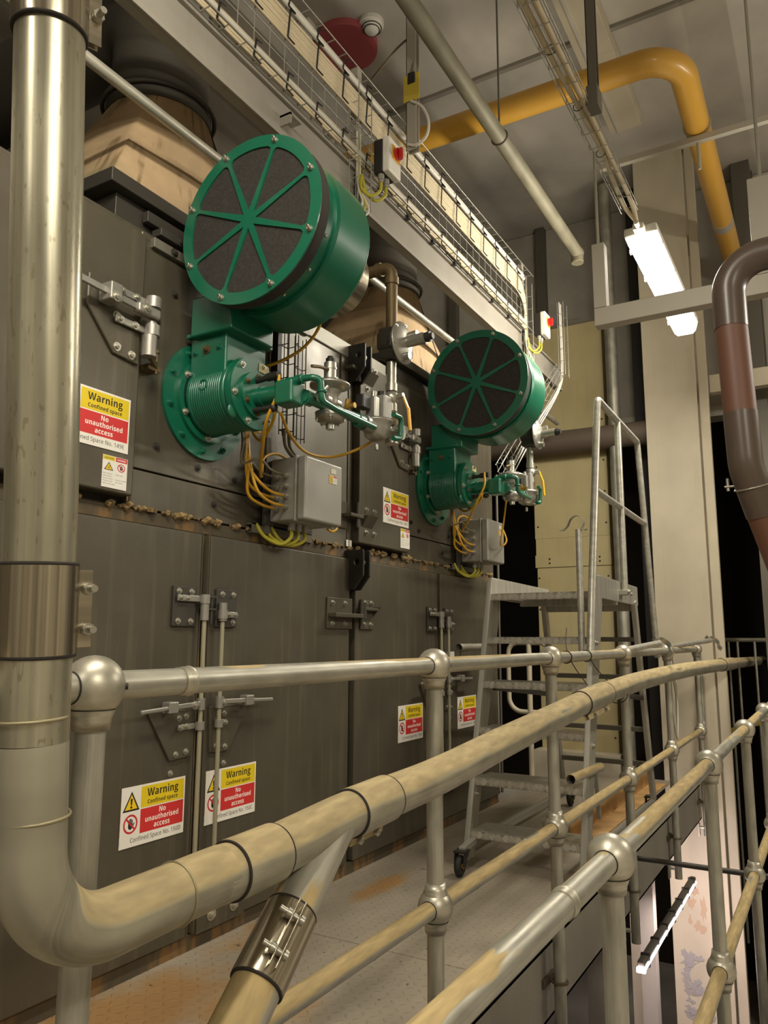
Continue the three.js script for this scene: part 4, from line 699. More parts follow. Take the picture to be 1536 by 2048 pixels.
{ // steel beam that carries the tray
  const t = thing('tray_beam', 'grey painted steel beam under the long wire tray', 'beam', [2, 3.14, 0.2]);
  part('beam_web', bx(-1.2, 6.2, 3.2, 3.385, 0.225, 0.265, 0.003), M.beamPaint, t); part('beam_flange', bx(-1.2, 6.2, 3.2, 3.225, 0.265, 0.28, 0.003), M.beamPaint, t); part('beam_flange', bx(-1.2, 6.2, 3.372, 3.385, 0.265, 0.285, 0.003), M.beamPaint, t);
  part('angle_bracket', [bx(2.32, 2.4, 3.29, 3.3, 0.265, 0.32), bx(2.32, 2.33, 3.25, 3.3, 0.265, 0.32)], M.zinc, t);
  for (const x of [2.93, 5.28]) part('cleat', bx(x - 0.03, x + 0.03, 3.23, 3.36, 0.265, 0.275, 0.002), M.darkSteel, t);
  for (let k = 0; k < 8; k++) part('beam_clip', bx(3.1 + k * 0.3, 3.125 + k * 0.3, 3.37, 3.388, 0.27, 0.3), M.black, t);
}
for (const [x, z, y0] of [[3.33, 0.365, 3.7], [1.2, 0.3, 3.9]]) single('tray_hanger', [bx(x - 0.02, x + 0.02, y0, 5.6, z - 0.03, z - 0.026), bx(x - 0.02, x - 0.016, y0, 5.6, z - 0.03, z + 0.03), bx(x + 0.016, x + 0.02, y0, 5.6, z - 0.03, z + 0.03)], M.strut, x > 2 ? 'galvanised channel hanger carrying the yellow tag' : 'galvanised channel hanger at the near end of the wire tray', 'hanger');
{
  const t = thing('warning_tag', 'yellow notched tag hung on the channel hanger behind the near isolator switch', 'tag', [3.3, 4.07, 0.37]);
  part('tag_plate', extr([[-0.324, 3.985], [-0.42, 3.985], [-0.42, 4.14], [-0.396, 4.14], [-0.396, 4.085], [-0.348, 4.085], [-0.348, 4.14], [-0.324, 4.14]], 0.004, inX(3.3)), M.tagYellow, t);
  part('tag_clip', bx(3.292, 3.308, 4.085, 4.15, 0.352, 0.392, 0.004), M.black, t);
}
cableRun([[3.3, 4.15, 0.37], [3.33, 4.3, 0.38], [3.34, 4.4, 0.35], [3.38, 4.42, 0.25], [3.42, 4.38, 0.12], [3.5, 4.4, 0.0]], 0.006, M.cableGrey, 'thin dark cable looping from the yellow tag towards the ceiling', null, 40);
cableRun([[3.3, 3.98, 0.37], [3.3, 3.93, 0.43], [3.3, 3.82, 0.475], [3.3, 3.74, 0.46], [3.3, 3.71, 0.4], [3.3, 3.73, 0.35]], 0.008, M.cableWhite, 'pale cable looping below the yellow tag', null, 40);
function isolator(x, y, z, label) {
  const t = thing('isolator_switch', label, 'switch', [x, y, z]);
  part('back_box', bx(x - 0.06, x + 0.06, y - 0.09, y + 0.09, z, z + 0.05, 0.006), M.black, t);
  part('front_cover', bx(x - 0.063, x + 0.063, y - 0.093, y + 0.093, z + 0.05, z + 0.09, 0.01), M.white, t);
  part('yellow_plate', bx(x - 0.03, x + 0.045, y - 0.015, y + 0.06, z + 0.09, z + 0.094, 0.003), M.yellowPlastic, t);
  part('rotary_handle', [cyl([x + 0.008, y + 0.022, z + 0.094], [x + 0.008, y + 0.022, z + 0.108], 0.031, 28), bx(x - 0.002, x + 0.018, y - 0.008, y + 0.052, z + 0.106, z + 0.128, 0.006)], M.red, t);
  for (const q of [-0.035, 0.015]) part('cable_gland', [cyl([x + q, y - 0.09, z + 0.03], [x + q, y - 0.118, z + 0.03], 0.016, 12), cyl([x + q, y - 0.118, z + 0.03], [x + q, y - 0.132, z + 0.03], 0.012, 12)], M.boxGrey, t);
  return t;
}
for (const [dx, who] of [[0, 'near'], [2.29, 'far']]) {
  const x = 3.03 + dx * 1.03, y = 3.465, z = 0.335;
  isolator(x, y, z, who === 'near' ? 'isolator switch with red rotary handle above the near blower' : 'isolator switch with red rotary handle above the far blower');
  for (const [q, s, m] of [[-0.035, 0, M.cableGY], [0.015, 1, M.cableGY]]) cableRun([[x + q, y - 0.13, z + 0.03], [x + q - 0.01, y - 0.18, z + 0.03], [x + q - 0.05, y - 0.22, z + 0.0], [x + q - 0.1, y - 0.2, z - 0.02], [x - 0.12, y - 0.12, z - 0.03]], 0.008, m, `green and yellow cable bending from the ${s ? 'right' : 'left'} gland of the ${who} isolator switch`, `earth cables of the ${who} isolator switch`, 30);
  for (const s of [0, 1, 2]) cableRun([[x - 0.12 - 0.015 * s, y + 0.1, z - 0.04], [x - 0.12 - 0.015 * s, y - 0.2, z - 0.03], [x - 0.1 - 0.03 * s, y - 0.3, z + 0.0], [x - 0.2 - 0.02 * s, y - 0.42, z - 0.02 * s], [x - 0.26, y - 0.56, z - 0.02]], 0.005, s === 1 ? M.cableGY : M.cableWhite, s === 1 ? `green and yellow cable dropping past the ${who} isolator switch` : `${s ? 'leftmost' : 'rightmost'} white cable dropping past the ${who} isolator switch`, s === 1 ? null : `white cables beside the ${who} isolator switch`, 36);
  const t = thing('drop_tray', `narrow upright wire tray beside the ${who} isolator switch`, 'cable tray', [x - 0.13, y, z - 0.05]);
  part('wire_grid', wireTray([x - 0.2, y - 0.3, z - 0.05], [0, 1, 0], [1, 0, 0], [0, 0, 1], 0.62, 0.12, 0.05, 0.1, 3, 0.0026), M.wire, t);
}
{ // tray that falls diagonally to the far gas train
  const t = thing('drop_tray', 'narrow wire tray slanting down behind the far blower', 'cable tray', [5.2, 2.2, 0.3]), a = V(5.85, 3.22, 0.36), b = V(4.5, 2.12, 0.36), d = b.clone().sub(a);
  part('wire_grid', [wireTray(a.toArray(), d.toArray(), [d.y, -d.x, 0], [0, 0, 1], d.length(), 0.1, 0.04, 0.1, 3, 0.0026), wireTray([5.85, 3.22, 0.36], [0, 1, 0], [1, 0, 0], [0, 0, 1], 0.62, 0.1, 0.05, 0.1, 3, 0.0026)], M.wire, t);
  for (let k = 0; k < 3; k++) cableRun([[5.87 + k * 0.025, 3.85, 0.37], [5.87 + k * 0.025, 3.27, 0.37], [5.83 + k * 0.02, 3.15, 0.37], [4.9 + k * 0.02, 2.42 - k * 0.02, 0.37], [4.5 + k * 0.02, 2.07 - k * 0.02, 0.37]], 0.0042, M.cableWhite, ['lowest white cable in the slanting tray behind the far blower', 'middle white cable in the slanting tray behind the far blower', 'highest white cable in the slanting tray behind the far blower'][k], 'white cables in the slanting tray', 40);
}
{
  const t = thing('drop_tray', 'small upright wire tray behind the near gas train', 'cable tray', [2.7, 2, 0.06]);
  part('wire_grid', [wireTray([2.655, 2.02, 0.04], [0, 1, 0], [1, 0, 0], [0, 0, 1], 0.5, 0.05, 0.045, 0.08, 3, 0.0025), wireTray([2.72, 2.0, 0.07], [0, 1, 0], [1, 0, 0], [0, 0, 1], 0.5, 0.06, 0.02, 0.11, 2, 0.0025)], M.darkSteel, t);
}
for (const k of [0, 1]) cableRun([[2.68 + k * 0.035, 2.05, 0.05], [2.69 + k * 0.035, 1.97, 0.055], [2.72 + k * 0.03, 1.91, 0.09], [2.74 + k * 0.03, 1.885, 0.12]], 0.009, M.cableGrey, k ? 'thick grey cable entering the top of the near junction box, right one' : 'thick grey cable entering the top of the near junction box, left one', 'grey cables into the top of the near junction box', 20);

// ---------------------------------------------------------------- hoods over the furnace
function makeHood(label) {
  const t = thing('exhaust_hood', label, 'hood', [2.22, 2.745, -0.4]), cx = 2.22, cz = -0.4, n = 96, m = 10, pos = [], uv = [], idx = [];
  const rect = (a) => { const c = Math.cos(a), s = Math.sin(a), k = 1 / Math.max(Math.abs(c) / 0.5, Math.abs(s) / 0.385); return [c * k, s * k]; };
  for (let j = 0; j <= m; j++) for (let i = 0; i <= n; i++) {
    const a = (i / n) * Math.PI * 2, [rx, rz] = rect(a), q = j / m, w = q; const R = 0.225;
    pos.push(cx + lerp(rx, R * Math.cos(a), w), lerp(2.8, 3.4, q), cz + lerp(rz, R * Math.sin(a) + 0.05, w)); uv.push(i / n * 3, q);
  }
  for (let j = 0; j < m; j++) for (let i = 0; i < n; i++) { const a = j * (n + 1) + i, b = a + n + 1; idx.push(a, b, a + 1, b, b + 1, a + 1); }
  const g = new THREE.BufferGeometry(); g.setAttribute('position', new THREE.Float32BufferAttribute(pos, 3)); g.setAttribute('uv', new THREE.Float32BufferAttribute(uv, 2)); g.setIndex(idx); g.computeVertexNormals();
  part('hood_cone', g, M.hood, t, 'tan dusty cone');
  part('base_flange', [bx(cx - 0.52, cx + 0.52, 2.745, 2.8, cz - 0.405, cz + 0.405, 0.004)], M.darkSteel, t);
  part('hood_foot', [bx(cx - 0.46, cx + 0.46, 2.62, 2.745, cz - 0.35, cz + 0.36, 0.004)], M.darkSteel, t);
  part('hood_seam', bar([cx + 0.27, 2.81, cz + 0.384], [cx + 0.125, 3.4, cz + 0.24], 0.006, 0.004), M.duct, t);
  part('collar', [cyl([cx, 3.395, cz + 0.05], [cx, 3.45, cz + 0.05], 0.232, 48), torus([cx, 3.45, cz + 0.05], [0, 1, 0], 0.245, 0.01, 48, 8)], M.duct, t);
  part('flue', sweep(fillet([[cx, 3.44, cz + 0.05], [cx, 4.0, cz + 0.05], [cx, 4.02, -2.62]], 0.4, 10), 0.215, 48, false), M.duct, t);
  return t;
}
const hood = makeHood('tan dusty exhaust hood behind the near green blower');
copyOf(hood, 'tan exhaust hood between the two green blowers', PITCH);
single('conduit', sweep([[-0.5, 3.043, 0.1], [6.6, 3.043, 0.1]], 0.021, 18), M.tubeClean, 'thin shiny steel conduit running along above the hoods', 'conduit');
single('access_panel', bx(2.9, 3.6, 3.5, 4.9, -0.75, -0.72, 0.004), M.wallDark, 'dim grey panel behind the beam above the near blower', 'panel');

// ---------------------------------------------------------------- hand railings
function ball(p, mids, down, up) {   // cast ball with tube sockets
  const [x, y, z] = p, L = [sphere(p, 0.047)];
  if (down) L.push(lathe([[0.035, 0], [0.0295, -0.014], [0.0275, -0.03], [0, -0.03]], [x, y - 0.034, z], [0, 1, 0], 24));
  if (up) L.push(lathe([[0, 0.03], [0.0275, 0.03], [0.0295, 0.014], [0.035, 0]], [x, y + 0.03, z], [0, 1, 0], 24));
  return L;
}
function railing(name, label, xs, z, yt, ym, yb, x0, x1, matTop, matMid, rings, r = 0.0225) {
  const t = thing(name, label, 'railing', [xs[0], yb, z]);
  const seg = (y, m, nm) => { const P = []; for (let k = 0; k <= 24; k++) P.push([lerp(x0, x1, k / 24), y, z]); part(nm, sweep(P, r, 28), m, t); };
  seg(yt, matTop, 'top_rail'); seg(ym, matMid, 'mid_rail');
  for (const x of xs) {
    part('post', sweep([[x, yb, z], [x, (yb + yt) / 2, z], [x, yt, z]], r, 28), M.tubeClean, t);
    part('ball_fitting', ball([x, yt, z], 0, true, false), M.cast, t); part('ball_fitting', ball([x, ym, z], 0, true, true), M.cast, t); for (const y of [yt, ym]) for (const s of [-1, 1]) part('socket_gap', torus([x + s * 0.0408, y, z], [1, 0, 0], 0.0232, 0.0014, 28, 6), M.rubber, t);
    part('set_screw', cyl([x + 0.032, yt + 0.0, z + 0.032], [x + 0.0355, yt, z + 0.0355], 0.005, 8), M.black, t);
  }
  for (const [x, y] of rings) part('sleeve_ring', [cyl([x - 0.012, y, z], [x + 0.012, y, z], r + 0.0022, 28), torus([x + 0.012, y, z], [1, 0, 0], r + 0.001, 0.0025, 28, 6)], M.cast, t);
  return t;
}
{
  const xs = [0.812, 1.968, 2.993, 4.203, 5.413, 6.656], z = 1.15, yt = 1.046, ym = 0.415;
  const t = railing('walkway_railing', 'galvanised ball-jointed railing along the furnace walkway, behind the thick steel pipe', xs, z, yt, ym, -0.37, 0.3, 6.656, M.tubeLight, M.tubeDust, [[1.0, yt]]);
  for (const x of xs.slice(1)) { part('u_bolt', [torus([x, -0.125, z], [0, 1, 0], 0.028, 0.005, 20, 8), bx(x - 0.06, x + 0.06, -0.14, -0.11, 1.1, 1.112, 0.002), cyl([x + 0.05, -0.125, 1.11], [x + 0.05, -0.125, 1.135], 0.007, 8)], M.rustPanel, t); part('lower_bracket', [bx(x - 0.08, x - 0.03, -0.36, -0.27, 1.1, 1.11, 0.002), cyl([x - 0.05, -0.3, 1.11], [x - 0.05, -0.3, 1.14], 0.01, 8)], M.zinc, t); }
  part('end_loop', sweep(fillet([[6.62, yt, z], [6.78, yt, z], [6.78, ym, z], [6.62, ym, z]], 0.13, 10), 0.0225, 24), M.tubeClean, t);
}
railing('platform_railing', 'dusty ball-jointed railing of the lower platform in the right foreground', [0.7, 1.62, 2.985, 4.215, 5.38], 1.71, 0.693, 0.03, -0.75, -0.4, 6.4, M.tubePatch, M.tubeDust, [[1.31, 0.693], [2.3, 0.03]]);
single('tie_bar', cyl([4.4, -0.02, 1.0], [4.4, -0.02, 1.95], 0.014, 12), M.darkSteel, 'thin dark bar reaching from the walkway beam to the platform railing', 'bar');
{ // steel angle lying along the walkway edge
  single('toe_angle', [bx(4.4, 6.55, 0.002, 0.009, 0.775, 0.89, 0.001), bx(4.4, 6.55, 0.002, 0.115, 0.77, 0.776, 0.001)], M.orange, 'rusty orange steel angle lying at the foot of the mobile steps', 'steel angle');
}

// ---------------------------------------------------------------- thick steel suction pipe
{
  const t = thing('suction_pipe', 'thick steel suction pipe with clamped couplings, upright on the left then running along the railing', 'pipe', [0.63, 0.7, 1.25]);
  const R = 0.0445, top = [[0.51, 2.6, 1.31], [0.56, 1.96, 1.284], [0.594, 1.6, 1.27], [0.624, 1.295, 1.256], [0.636, 1.1, 1.25], [0.64, 0.99, 1.25]];
  const bend = fillet([[0.64, 0.99, 1.25], [0.655, 0.735, 1.25], [1.0, 0.748, 1.25]], 0.24, 18);
  part('upright_pipe', sweep(top, R, 48), M.pipeSteel, t);
  part('elbow', sweep(bend, R, 48, true, 0, true), M.tubeHeavy, t);
  for (const [p, d] of [[[0.633, 1.02, 1.252], [0.05, -1, 0]], [[0.648, 0.9, 1.25], [0.06, -1, 0]], [[0.9, 0.744, 1.25], [1, 0.03, 0]]]) part('weld_bead', torus(p, d, R + 0.0005, 0.0022, 40, 6), M.weld, t);
  const run = smooth([[0.98, 0.747, 1.25], [1.087, 0.748, 1.25], [1.382, 0.77, 1.25], [1.764, 0.784, 1.25], [2.203, 0.816, 1.25], [2.7, 0.85, 1.252], [3.15, 0.882, 1.255], [3.7, 0.91, 1.27], [4.25, 0.925, 1.285], [5.0, 0.935, 1.31], [5.7, 0.937, 1.34], [7.0, 0.93, 1.385], [9.5, 0.9, 1.41], [12.0, 0.88, 1.42]].filter(([x]) => x < 10), 90);
  part('level_pipe', sweep(run, R, 40), M.tubeHeavy, t);
  // couplings: rolled sleeve, rubber lips, bolted lug
  const at = (x) => { let b = run[0]; for (const p of run) if (Math.abs(p.x - x) < Math.abs(b.x - x)) b = p; return b.clone(); };
  function coupling(a, b, lug, mat = M.couplingSteel, bolt = true, R0 = R) {
    a = vec(a); b = vec(b); const d = b.clone().sub(a).normalize(), l = vec(lug).clone().addScaledVector(d, -vec(lug).dot(d)).normalize();
    part('coupling', sweep([a, a.clone().lerp(b, 0.03), a.clone().lerp(b, 0.97), b], [R0 + 0.0025, R0 + 0.0045, R0 + 0.0045, R0 + 0.0025], 48), mat, t);
    for (const p of [a, b]) part('rubber_lip', torus(p, d.toArray(), R0 + 0.0015, 0.0028, 44, 8), M.rubber, t);
    const q = new THREE.Vector3().crossVectors(d, l);
    if (bolt) { for (const s of [-1, 1]) part('coupling_lug', bar(a.clone().lerp(b, 0.06).addScaledVector(l, R0 + 0.012).addScaledVector(q, s * 0.006), a.clone().lerp(b, 0.94).addScaledVector(l, R0 + 0.012).addScaledVector(q, s * 0.006), 0.024, 0.003, 0.001, l), mat, t);
      for (const f of [0.27, 0.73]) { const c = a.clone().lerp(b, f).addScaledVector(l, R0 + 0.016); part('coupling_bolt', [cyl(c.clone().addScaledVector(q, -0.016), c.clone().addScaledVector(q, 0.03), 0.0048, 12), cyl(c.clone().addScaledVector(q, -0.016), c.clone().addScaledVector(q, -0.009), 0.0085, 6), cyl(c.clone().addScaledVector(q, 0.008), c.clone().addScaledVector(q, 0.016), 0.0085, 6)], M.zinc, t); } }
  }
  coupling([0.63, 1.212, 1.2535], [0.637, 1.097, 1.25], [0.96, 0, 0.25]);
  coupling([0.546, 2.1, 1.29], [0.563, 1.915, 1.283], [0.96, 0, 0.25]);
  { const a = at(1.02), b = at(1.12); coupling(a, b, [0, -1, -0.3], M.tubeHeavy, false); }
  { const a = at(1.385), b = at(1.55); coupling(a, b, [0, -1, -0.2], M.tubeHeavy); }
  { const a = at(3.05), b = at(3.35); coupling(a, b, [0, -1, 0.3], M.tubeHeavy); }
  { const a = at(6.3), b = at(6.9); coupling(a, b, [0, -1, 0], M.tubeHeavy, false); }
  // branch falling back towards the viewer
  const b0 = V(1.33, 0.765, 1.25), b1 = V(0.78, 0.36, 1.31), dir = b1.clone().sub(b0).normalize();
  part('branch_pipe', sweep([b0, b0.clone().lerp(b1, 0.5), b1], R - 0.002, 44), M.tubePatch, t);
  coupling(b0.clone().addScaledVector(dir, 0.2), b0.clone().addScaledVector(dir, 0.335), [-0.5, 0.55, 0.75], M.couplingSteel, true, R - 0.002);
}
{ // wires that tie the pipe to the railing
  const P = (x, dx, i) => single('tie_wire', [sweep(smooth([[x, 1.07, 1.15], [x + 0.01, 1.0, 1.185], [x + dx, 0.93, 1.22]], 10), 0.0022, 6), torus([x + dx, 0.885, 1.255], [1, 0.05, 0], 0.048, 0.0022, 24, 5), torus([x, 1.046, 1.15], [1, 0, 0], 0.025, 0.0022, 20, 5)], M.rubber, i ? 'thin black tie wire hanging the pipe from the railing, farther of the two' : 'thin black tie wire hanging the pipe from the railing, nearer of the two', 'tie wire');
  P(3.2, 0.06, 0); P(3.5, 0.1, 1);
  single('wire_tail', sweep(smooth([[3.22, 1.07, 1.15], [3.3, 1.1, 1.12], [3.45, 1.17, 1.08]], 10), 0.0022, 6), M.rubber, 'loose black wire tail sticking up from the railing', 'tie wire');
}

// ---------------------------------------------------------------- mobile steps
{
  const t = thing('mobile_steps', 'aluminium mobile platform steps with treads and a tall side handrail', 'step ladder', [4.4, 0, 0.74]);
  const zl = 0.44, zr = 1.03, sx = (y) => 3.775 + (y - 0.16) * 0.272, tube = (pts, nm, r = 0.0205, m = M.alu) => part(nm, sweep(pts, r, 22), m, t);
  for (const z of [zl, zr]) {
    part('stringer', [extr([[sx(0.03) - 0.015, 0.03], [sx(0.03) + 0.075, 0.03], [sx(1.46) + 0.1, 1.3], [sx(1.46) + 0.1, 1.46], [sx(1.46) - 0.015, 1.46]], 0.028, inZ(z - 0.014), 0.002)], M.alu, t);
    part('side_plate', extr([[4.12, 1.345], [5.16, 1.335], [5.16, 1.455], [4.14, 1.468]], 0.012, inZ(z - 0.006), 0.002), M.alu, t);
    part('rear_leg', bar([5.06, 1.36, z], [5.36, 0.1, z], 0.06, 0.03, 0.003, V(1, 0, 0)), M.alu, t);
    part('base_bar', bar([3.78, 0.09, z], [5.36, 0.09, z], 0.03, 0.04, 0.003, V(0, 0, 1)), M.alu, t);
    part('brace', bar([4.15, 0.85, z], [5.2, 0.75, z], 0.02, 0.03, 0.002, V(0, 0, 1)), M.darkSteel, t);
  }
  for (const y of [0.165, 0.41, 0.655, 0.893, 1.13]) {
    const x = sx(y), g = [bx(x - 0.005, x + 0.2, y - 0.004, y, zl + 0.014, zr - 0.014), bx(x - 0.008, x - 0.004, y - 0.036, y + 0.0005, zl + 0.014, zr - 0.014, 0.001), bx(x + 0.196, x + 0.2, y - 0.03, y, zl + 0.014, zr - 0.014)];
    part('tread', g, M.tread, t); treadBars(x - 0.008, y - 0.018);
  }
  function treadBars(x, y) { // raised bars on the rounded nose of a tread, in groups that lean one way then the other
    const L = []; let i = 0;
    for (let z = zl + 0.03; z < zr - 0.03; z += 0.034, i++) for (let k = 0; k < 4; k++) { const s = i % 2 ? 1 : -1, q = (k - 1.5) * 0.0075; L.push(bxr(0.003, 0.0035, 0.026 - 0.004 * Math.abs(k - 1.5), [x - 0.0005, y + q * 0.7, z + q * 0.7 * s], [s * 0.78, 0, 0])); }
    tag(part('tread_bars', L, M.treadBar, t), null, null, null, 'stuff');
  }
  part('platform', [bx(sx(1.372) - 0.005, 5.15, 1.366, 1.372, zl + 0.014, zr - 0.014), bx(sx(1.372) - 0.009, sx(1.372) - 0.004, 1.334, 1.373, zl + 0.014, zr - 0.014, 0.001)], M.tread, t); treadBars(sx(1.372) - 0.009, 1.354);
  part('platform_beam', bx(4.6, 4.64, 1.32, 1.366, zl, zr), M.alu, t); part('platform_beam', bx(5.1, 5.14, 1.3, 1.366, zl, zr), M.alu, t);
  for (const y of [1.12, 0.88, 0.55, 0.33]) part('rear_rung', bar([5.06 + (1.36 - y) * 0.238, y, zl], [5.06 + (1.36 - y) * 0.238, y, zr], 0.03, 0.03, 0.003, V(1, 0, 0)), M.strutDark, t);
  // tall handrail on the outer side
  const top = fillet([[3.93, 1.03, zr + 0.02], [4.285, 2.476, zr + 0.02], [5.31, 2.456, zr + 0.02], [5.62, 1.0, zr + 0.02]], 0.03, 6);
  tube(top, 'handrail'); tube([[4.15, 1.925, zr + 0.02], [5.425, 1.903, zr + 0.02]], 'handrail_mid', 0.019); tube([[4.72, 1.38, zr + 0.025], [4.75, 2.466, zr + 0.02]], 'handrail_post', 0.0205);
  part('handrail_foot', [bx(4.66, 4.72, 1.38, 1.41, zr, zr + 0.05, 0.004), ...hexb([4.7, 1.4, zr + 0.05], [0, 0, 1], 0.012, 0.012)], M.zinc, t);
  // stabiliser arms that end in spring hooks
  function arm(a, b, bend, nm = 'hook_arm') {
    a = vec(a); b = vec(b); const d = b.clone().sub(a).normalize(), n = vec(bend).clone().addScaledVector(d, -vec(bend).dot(d)).normalize(), s = new THREE.Vector3().crossVectors(d, n), pts = [];
    part(nm, sweep([a, b], 0.017, 20), M.alu, t);
    const W = [[-0.045, 0.0], [-0.03, -0.004], [-0.015, 0.004], [-0.028, 0.03], [-0.02, 0.06], [0.01, 0.075], [0.04, 0.06], [0.06, 0.02], [0.085, 0.0], [0.1, 0.002]].map(([u, w]) => b.clone().addScaledVector(n, u).addScaledVector(d, w));
    const C = smooth(W, 30), g = []; for (let k = 0; k < C.length - 1; k++) g.push(bar(C[k], C[k + 1].clone().addScaledVector(C[k + 1].clone().sub(C[k]), 0.2), 0.03, 0.003, 0, s));
    part('spring_hook', g, M.zinc, t);
  }
  arm([3.96, 1.05, 1.0], [3.985, 1.69, 1.0], [0, 0, -1]);
  arm([3.95, 1.035, 1.07], [4.55, 1.1, 1.27], [0.6, -0.35, 0.7]); arm([5.55, 1.06, 1.07], [6.3, 1.115, 1.31], [0.6, -0.35, 0.7]);
  part('foot_tube', sweep([[3.5, 0.505, 1.06], [4.0, 0.492, 1.06]], 0.021, 20, false), M.tubeDust, t, 'short open stabiliser tube'); part('foot_strut', bar([3.95, 0.49, 1.05], [4.05, 0.24, 1.03], 0.03, 0.02, 0.003), M.alu, t);
  bolts([[sx(0.33) + 0.03, 0.33, zl + 0.014], [sx(0.6) + 0.04, 0.6, zr + 0.014], [sx(1.1) + 0.04, 1.1, zr + 0.014], [4.95, 1.4, zr + 0.006]], [0, 0, 1], t, M.zinc, 0.01, 0.012);
  function caster(x, z, q) {
    const c = part('caster', [bx(x - 0.035, x + 0.035, 0.108, 0.118, z - 0.03, z + 0.03, 0.002), ...[-1, 1].map((s) => extr([[x - 0.03, 0.11], [x + 0.03, 0.11], [x - 0.01, 0.045], [x - 0.035, 0.05]], 0.004, inZ(z + s * 0.024 - 0.002)))], M.black, t, 'black swivel caster');
    part('wheel', [torus([x - 0.022, 0.05, z], [0, 0, 1], 0.034, 0.015, 28, 10), cyl([x - 0.022, 0.05, z - 0.013], [x - 0.022, 0.05, z + 0.013], 0.032, 24)], M.tyre, c); part('hub', cyl([x - 0.022, 0.05, z - 0.02], [x - 0.022, 0.05, z + 0.02], 0.013, 14), M.brass, c);
  }
  caster(3.58, 0.49); caster(5.4, zl + 0.04); caster(5.4, zr - 0.03);
  part('caster_arm', [bar([3.58, 0.115, 0.49], [3.78, 0.12, 0.47], 0.03, 0.03, 0.003, V(0, 0, 1))], M.alu, t);
  part('stringer_foot', [bx(3.74, 3.82, 0.0, 0.03, zr - 0.02, zr + 0.02, 0.004)], M.rubber, t);
}
{ // cream tube guard and odds and ends beyond the steps
  const t = thing('tube_guard', 'cream rounded tube guard standing behind the mobile steps', 'guard', [6.0, 0, -0.01]);
  part('loop', sweep(fillet([[6, 1.09, -0.01], [6, 1.09, -0.185], [6, 0.55, -0.185], [6, 0.55, 0.16], [6, 1.09, 0.16], [6, 1.09, -0.01]], 0.11, 8), 0.019, 16), M.cream, t);
  part('post', cyl([6, 0.0, -0.01], [6, 1.13, -0.01], 0.021, 16), M.cream, t);
}
single('hose', sweep(smooth([[5.5, 1.08, 1.1], [5.6, 0.95, 1.12], [5.66, 0.6, 1.13], [5.75, 0.45, 1.13], [5.85, 0.62, 1.12], [5.82, 0.95, 1.12], [5.7, 1.1, 1.11], [5.68, 0.9, 1.13], [5.75, 0.7, 1.14], [5.72, 0.5, 1.14]], 70), 0.007, 8), M.cableWhite, 'pale thin hose hanging in loops in front of the white column', 'hose');
single('walkway_stub', [bx(5.3, 6.4, -0.1, 0.0, -1.2, 0.0, 0.004)], M.beamPaint, 'short steel landing past the furnace end', 'landing');
single('small_cabinet', [bx(5.75, 5.85, 0.0, 0.75, -0.32, -0.2, 0.006)], M.boxGrey, 'small grey cabinet beside the cream tube guard', 'cabinet');
for (const [z, k] of [[-0.35, 0], [-0.22, 1], [-0.1, 2]]) single('thin_pipe', cyl([5.6, 0, z], [5.6, 2.4, z], 0.011, 10), M.strutDark, `thin upright pipe in the dark gap past the furnace end, ${['farthest left', 'middle one', 'nearest the tube guard'][k]}`, 'pipe', 'thin pipes past the furnace end');

// ---------------------------------------------------------------- pipes and fittings overhead
{
  const t = thing('gas_pipe', 'thick yellow gas pipe crossing overhead and turning away at an elbow', 'pipe', [4.5, 4.65, 0.5]);
  part('pipe_run', sweep(fillet([[4.5, 4.72, -2.5], [4.5, 4.65, 1.57], [7.6, 4.6, 1.57]], 0.24, 14), 0.084, 40), M.yellowPipe, t);
  part('clamp', [torus([5.25, 4.635, 1.57], [1, 0, 0], 0.087, 0.006, 36, 8), cyl([5.25, 4.54, 1.57], [5.25, 4.3, 1.57], 0.012, 10)], M.strut, t);
  part('label_band', cyl([6.6, 4.61, 1.57], [6.7, 4.61, 1.57], 0.085, 32), M.strut, t);
}
single('strut_rail', [bx(5.23, 5.27, 4.5, 4.545, 0.9, 2.1, 0.002)], M.strut, 'pale strut rail carrying the yellow gas pipe', 'strut');
{
  const t = thing('water_pipe', 'dusty grey pipe running away under the ceiling right of the red disc', 'pipe', [3, 4, 0.65]);
  part('pipe_run', sweep([[-1, 4.0, 0.66], [1, 4.0, 0.66], [3, 4.0, 0.66], [5.4, 4.0, 0.66]], 0.045, 28), M.greyPipe, t); part('pipe_end', [sphere([5.42, 4.0, 0.66], 0.05), cyl([5.42, 4.0, 0.66], [5.42, 3.92, 0.66], 0.045, 20)], M.greyPipe, t);
  for (const x of [1.5, 3.85]) part('pipe_hanger', [torus([x, 4.0, 0.66], [1, 0, 0], 0.048, 0.005, 24, 6), cyl([x, 4.05, 0.66], [x, 5.6, 0.66], 0.006, 8)], M.strutDark, t);
}
{
  const t = thing('red_disc', 'large red disc fixed to the ceiling, its colour washed out to stand in for haze', 'disc', [4.35, 5.58, -0.75]);
  part('disc', [cyl([4.35, 5.54, -0.75], [4.35, 5.6, -0.75], 0.24, 56, 0.24)], M.redDisc, t); part('bracket', bx(4.0, 4.12, 5.5, 5.6, -0.95, -0.85, 0.01), M.white, t);
}
{
  const t = thing('smoke_detector', 'white round smoke detector beside the red ceiling disc', 'smoke detector', [4.28, 5.5, -0.48]);
  part('base', cyl([4.28, 5.57, -0.48], [4.28, 5.6, -0.48], 0.09, 36), M.white, t); part('head', lathe([[0, -0.055], [0.045, -0.05], [0.055, -0.035], [0.075, -0.02], [0.08, 0]], [4.28, 5.57, -0.48], [0, 1, 0], 36), M.white, t);
  for (const k of [0, 1]) part('slot', torus([4.28, 5.532 + k * 0.014, -0.48], [0, 1, 0], 0.058 + k * 0.014, 0.004, 30, 6), M.darkSteel, t);
}
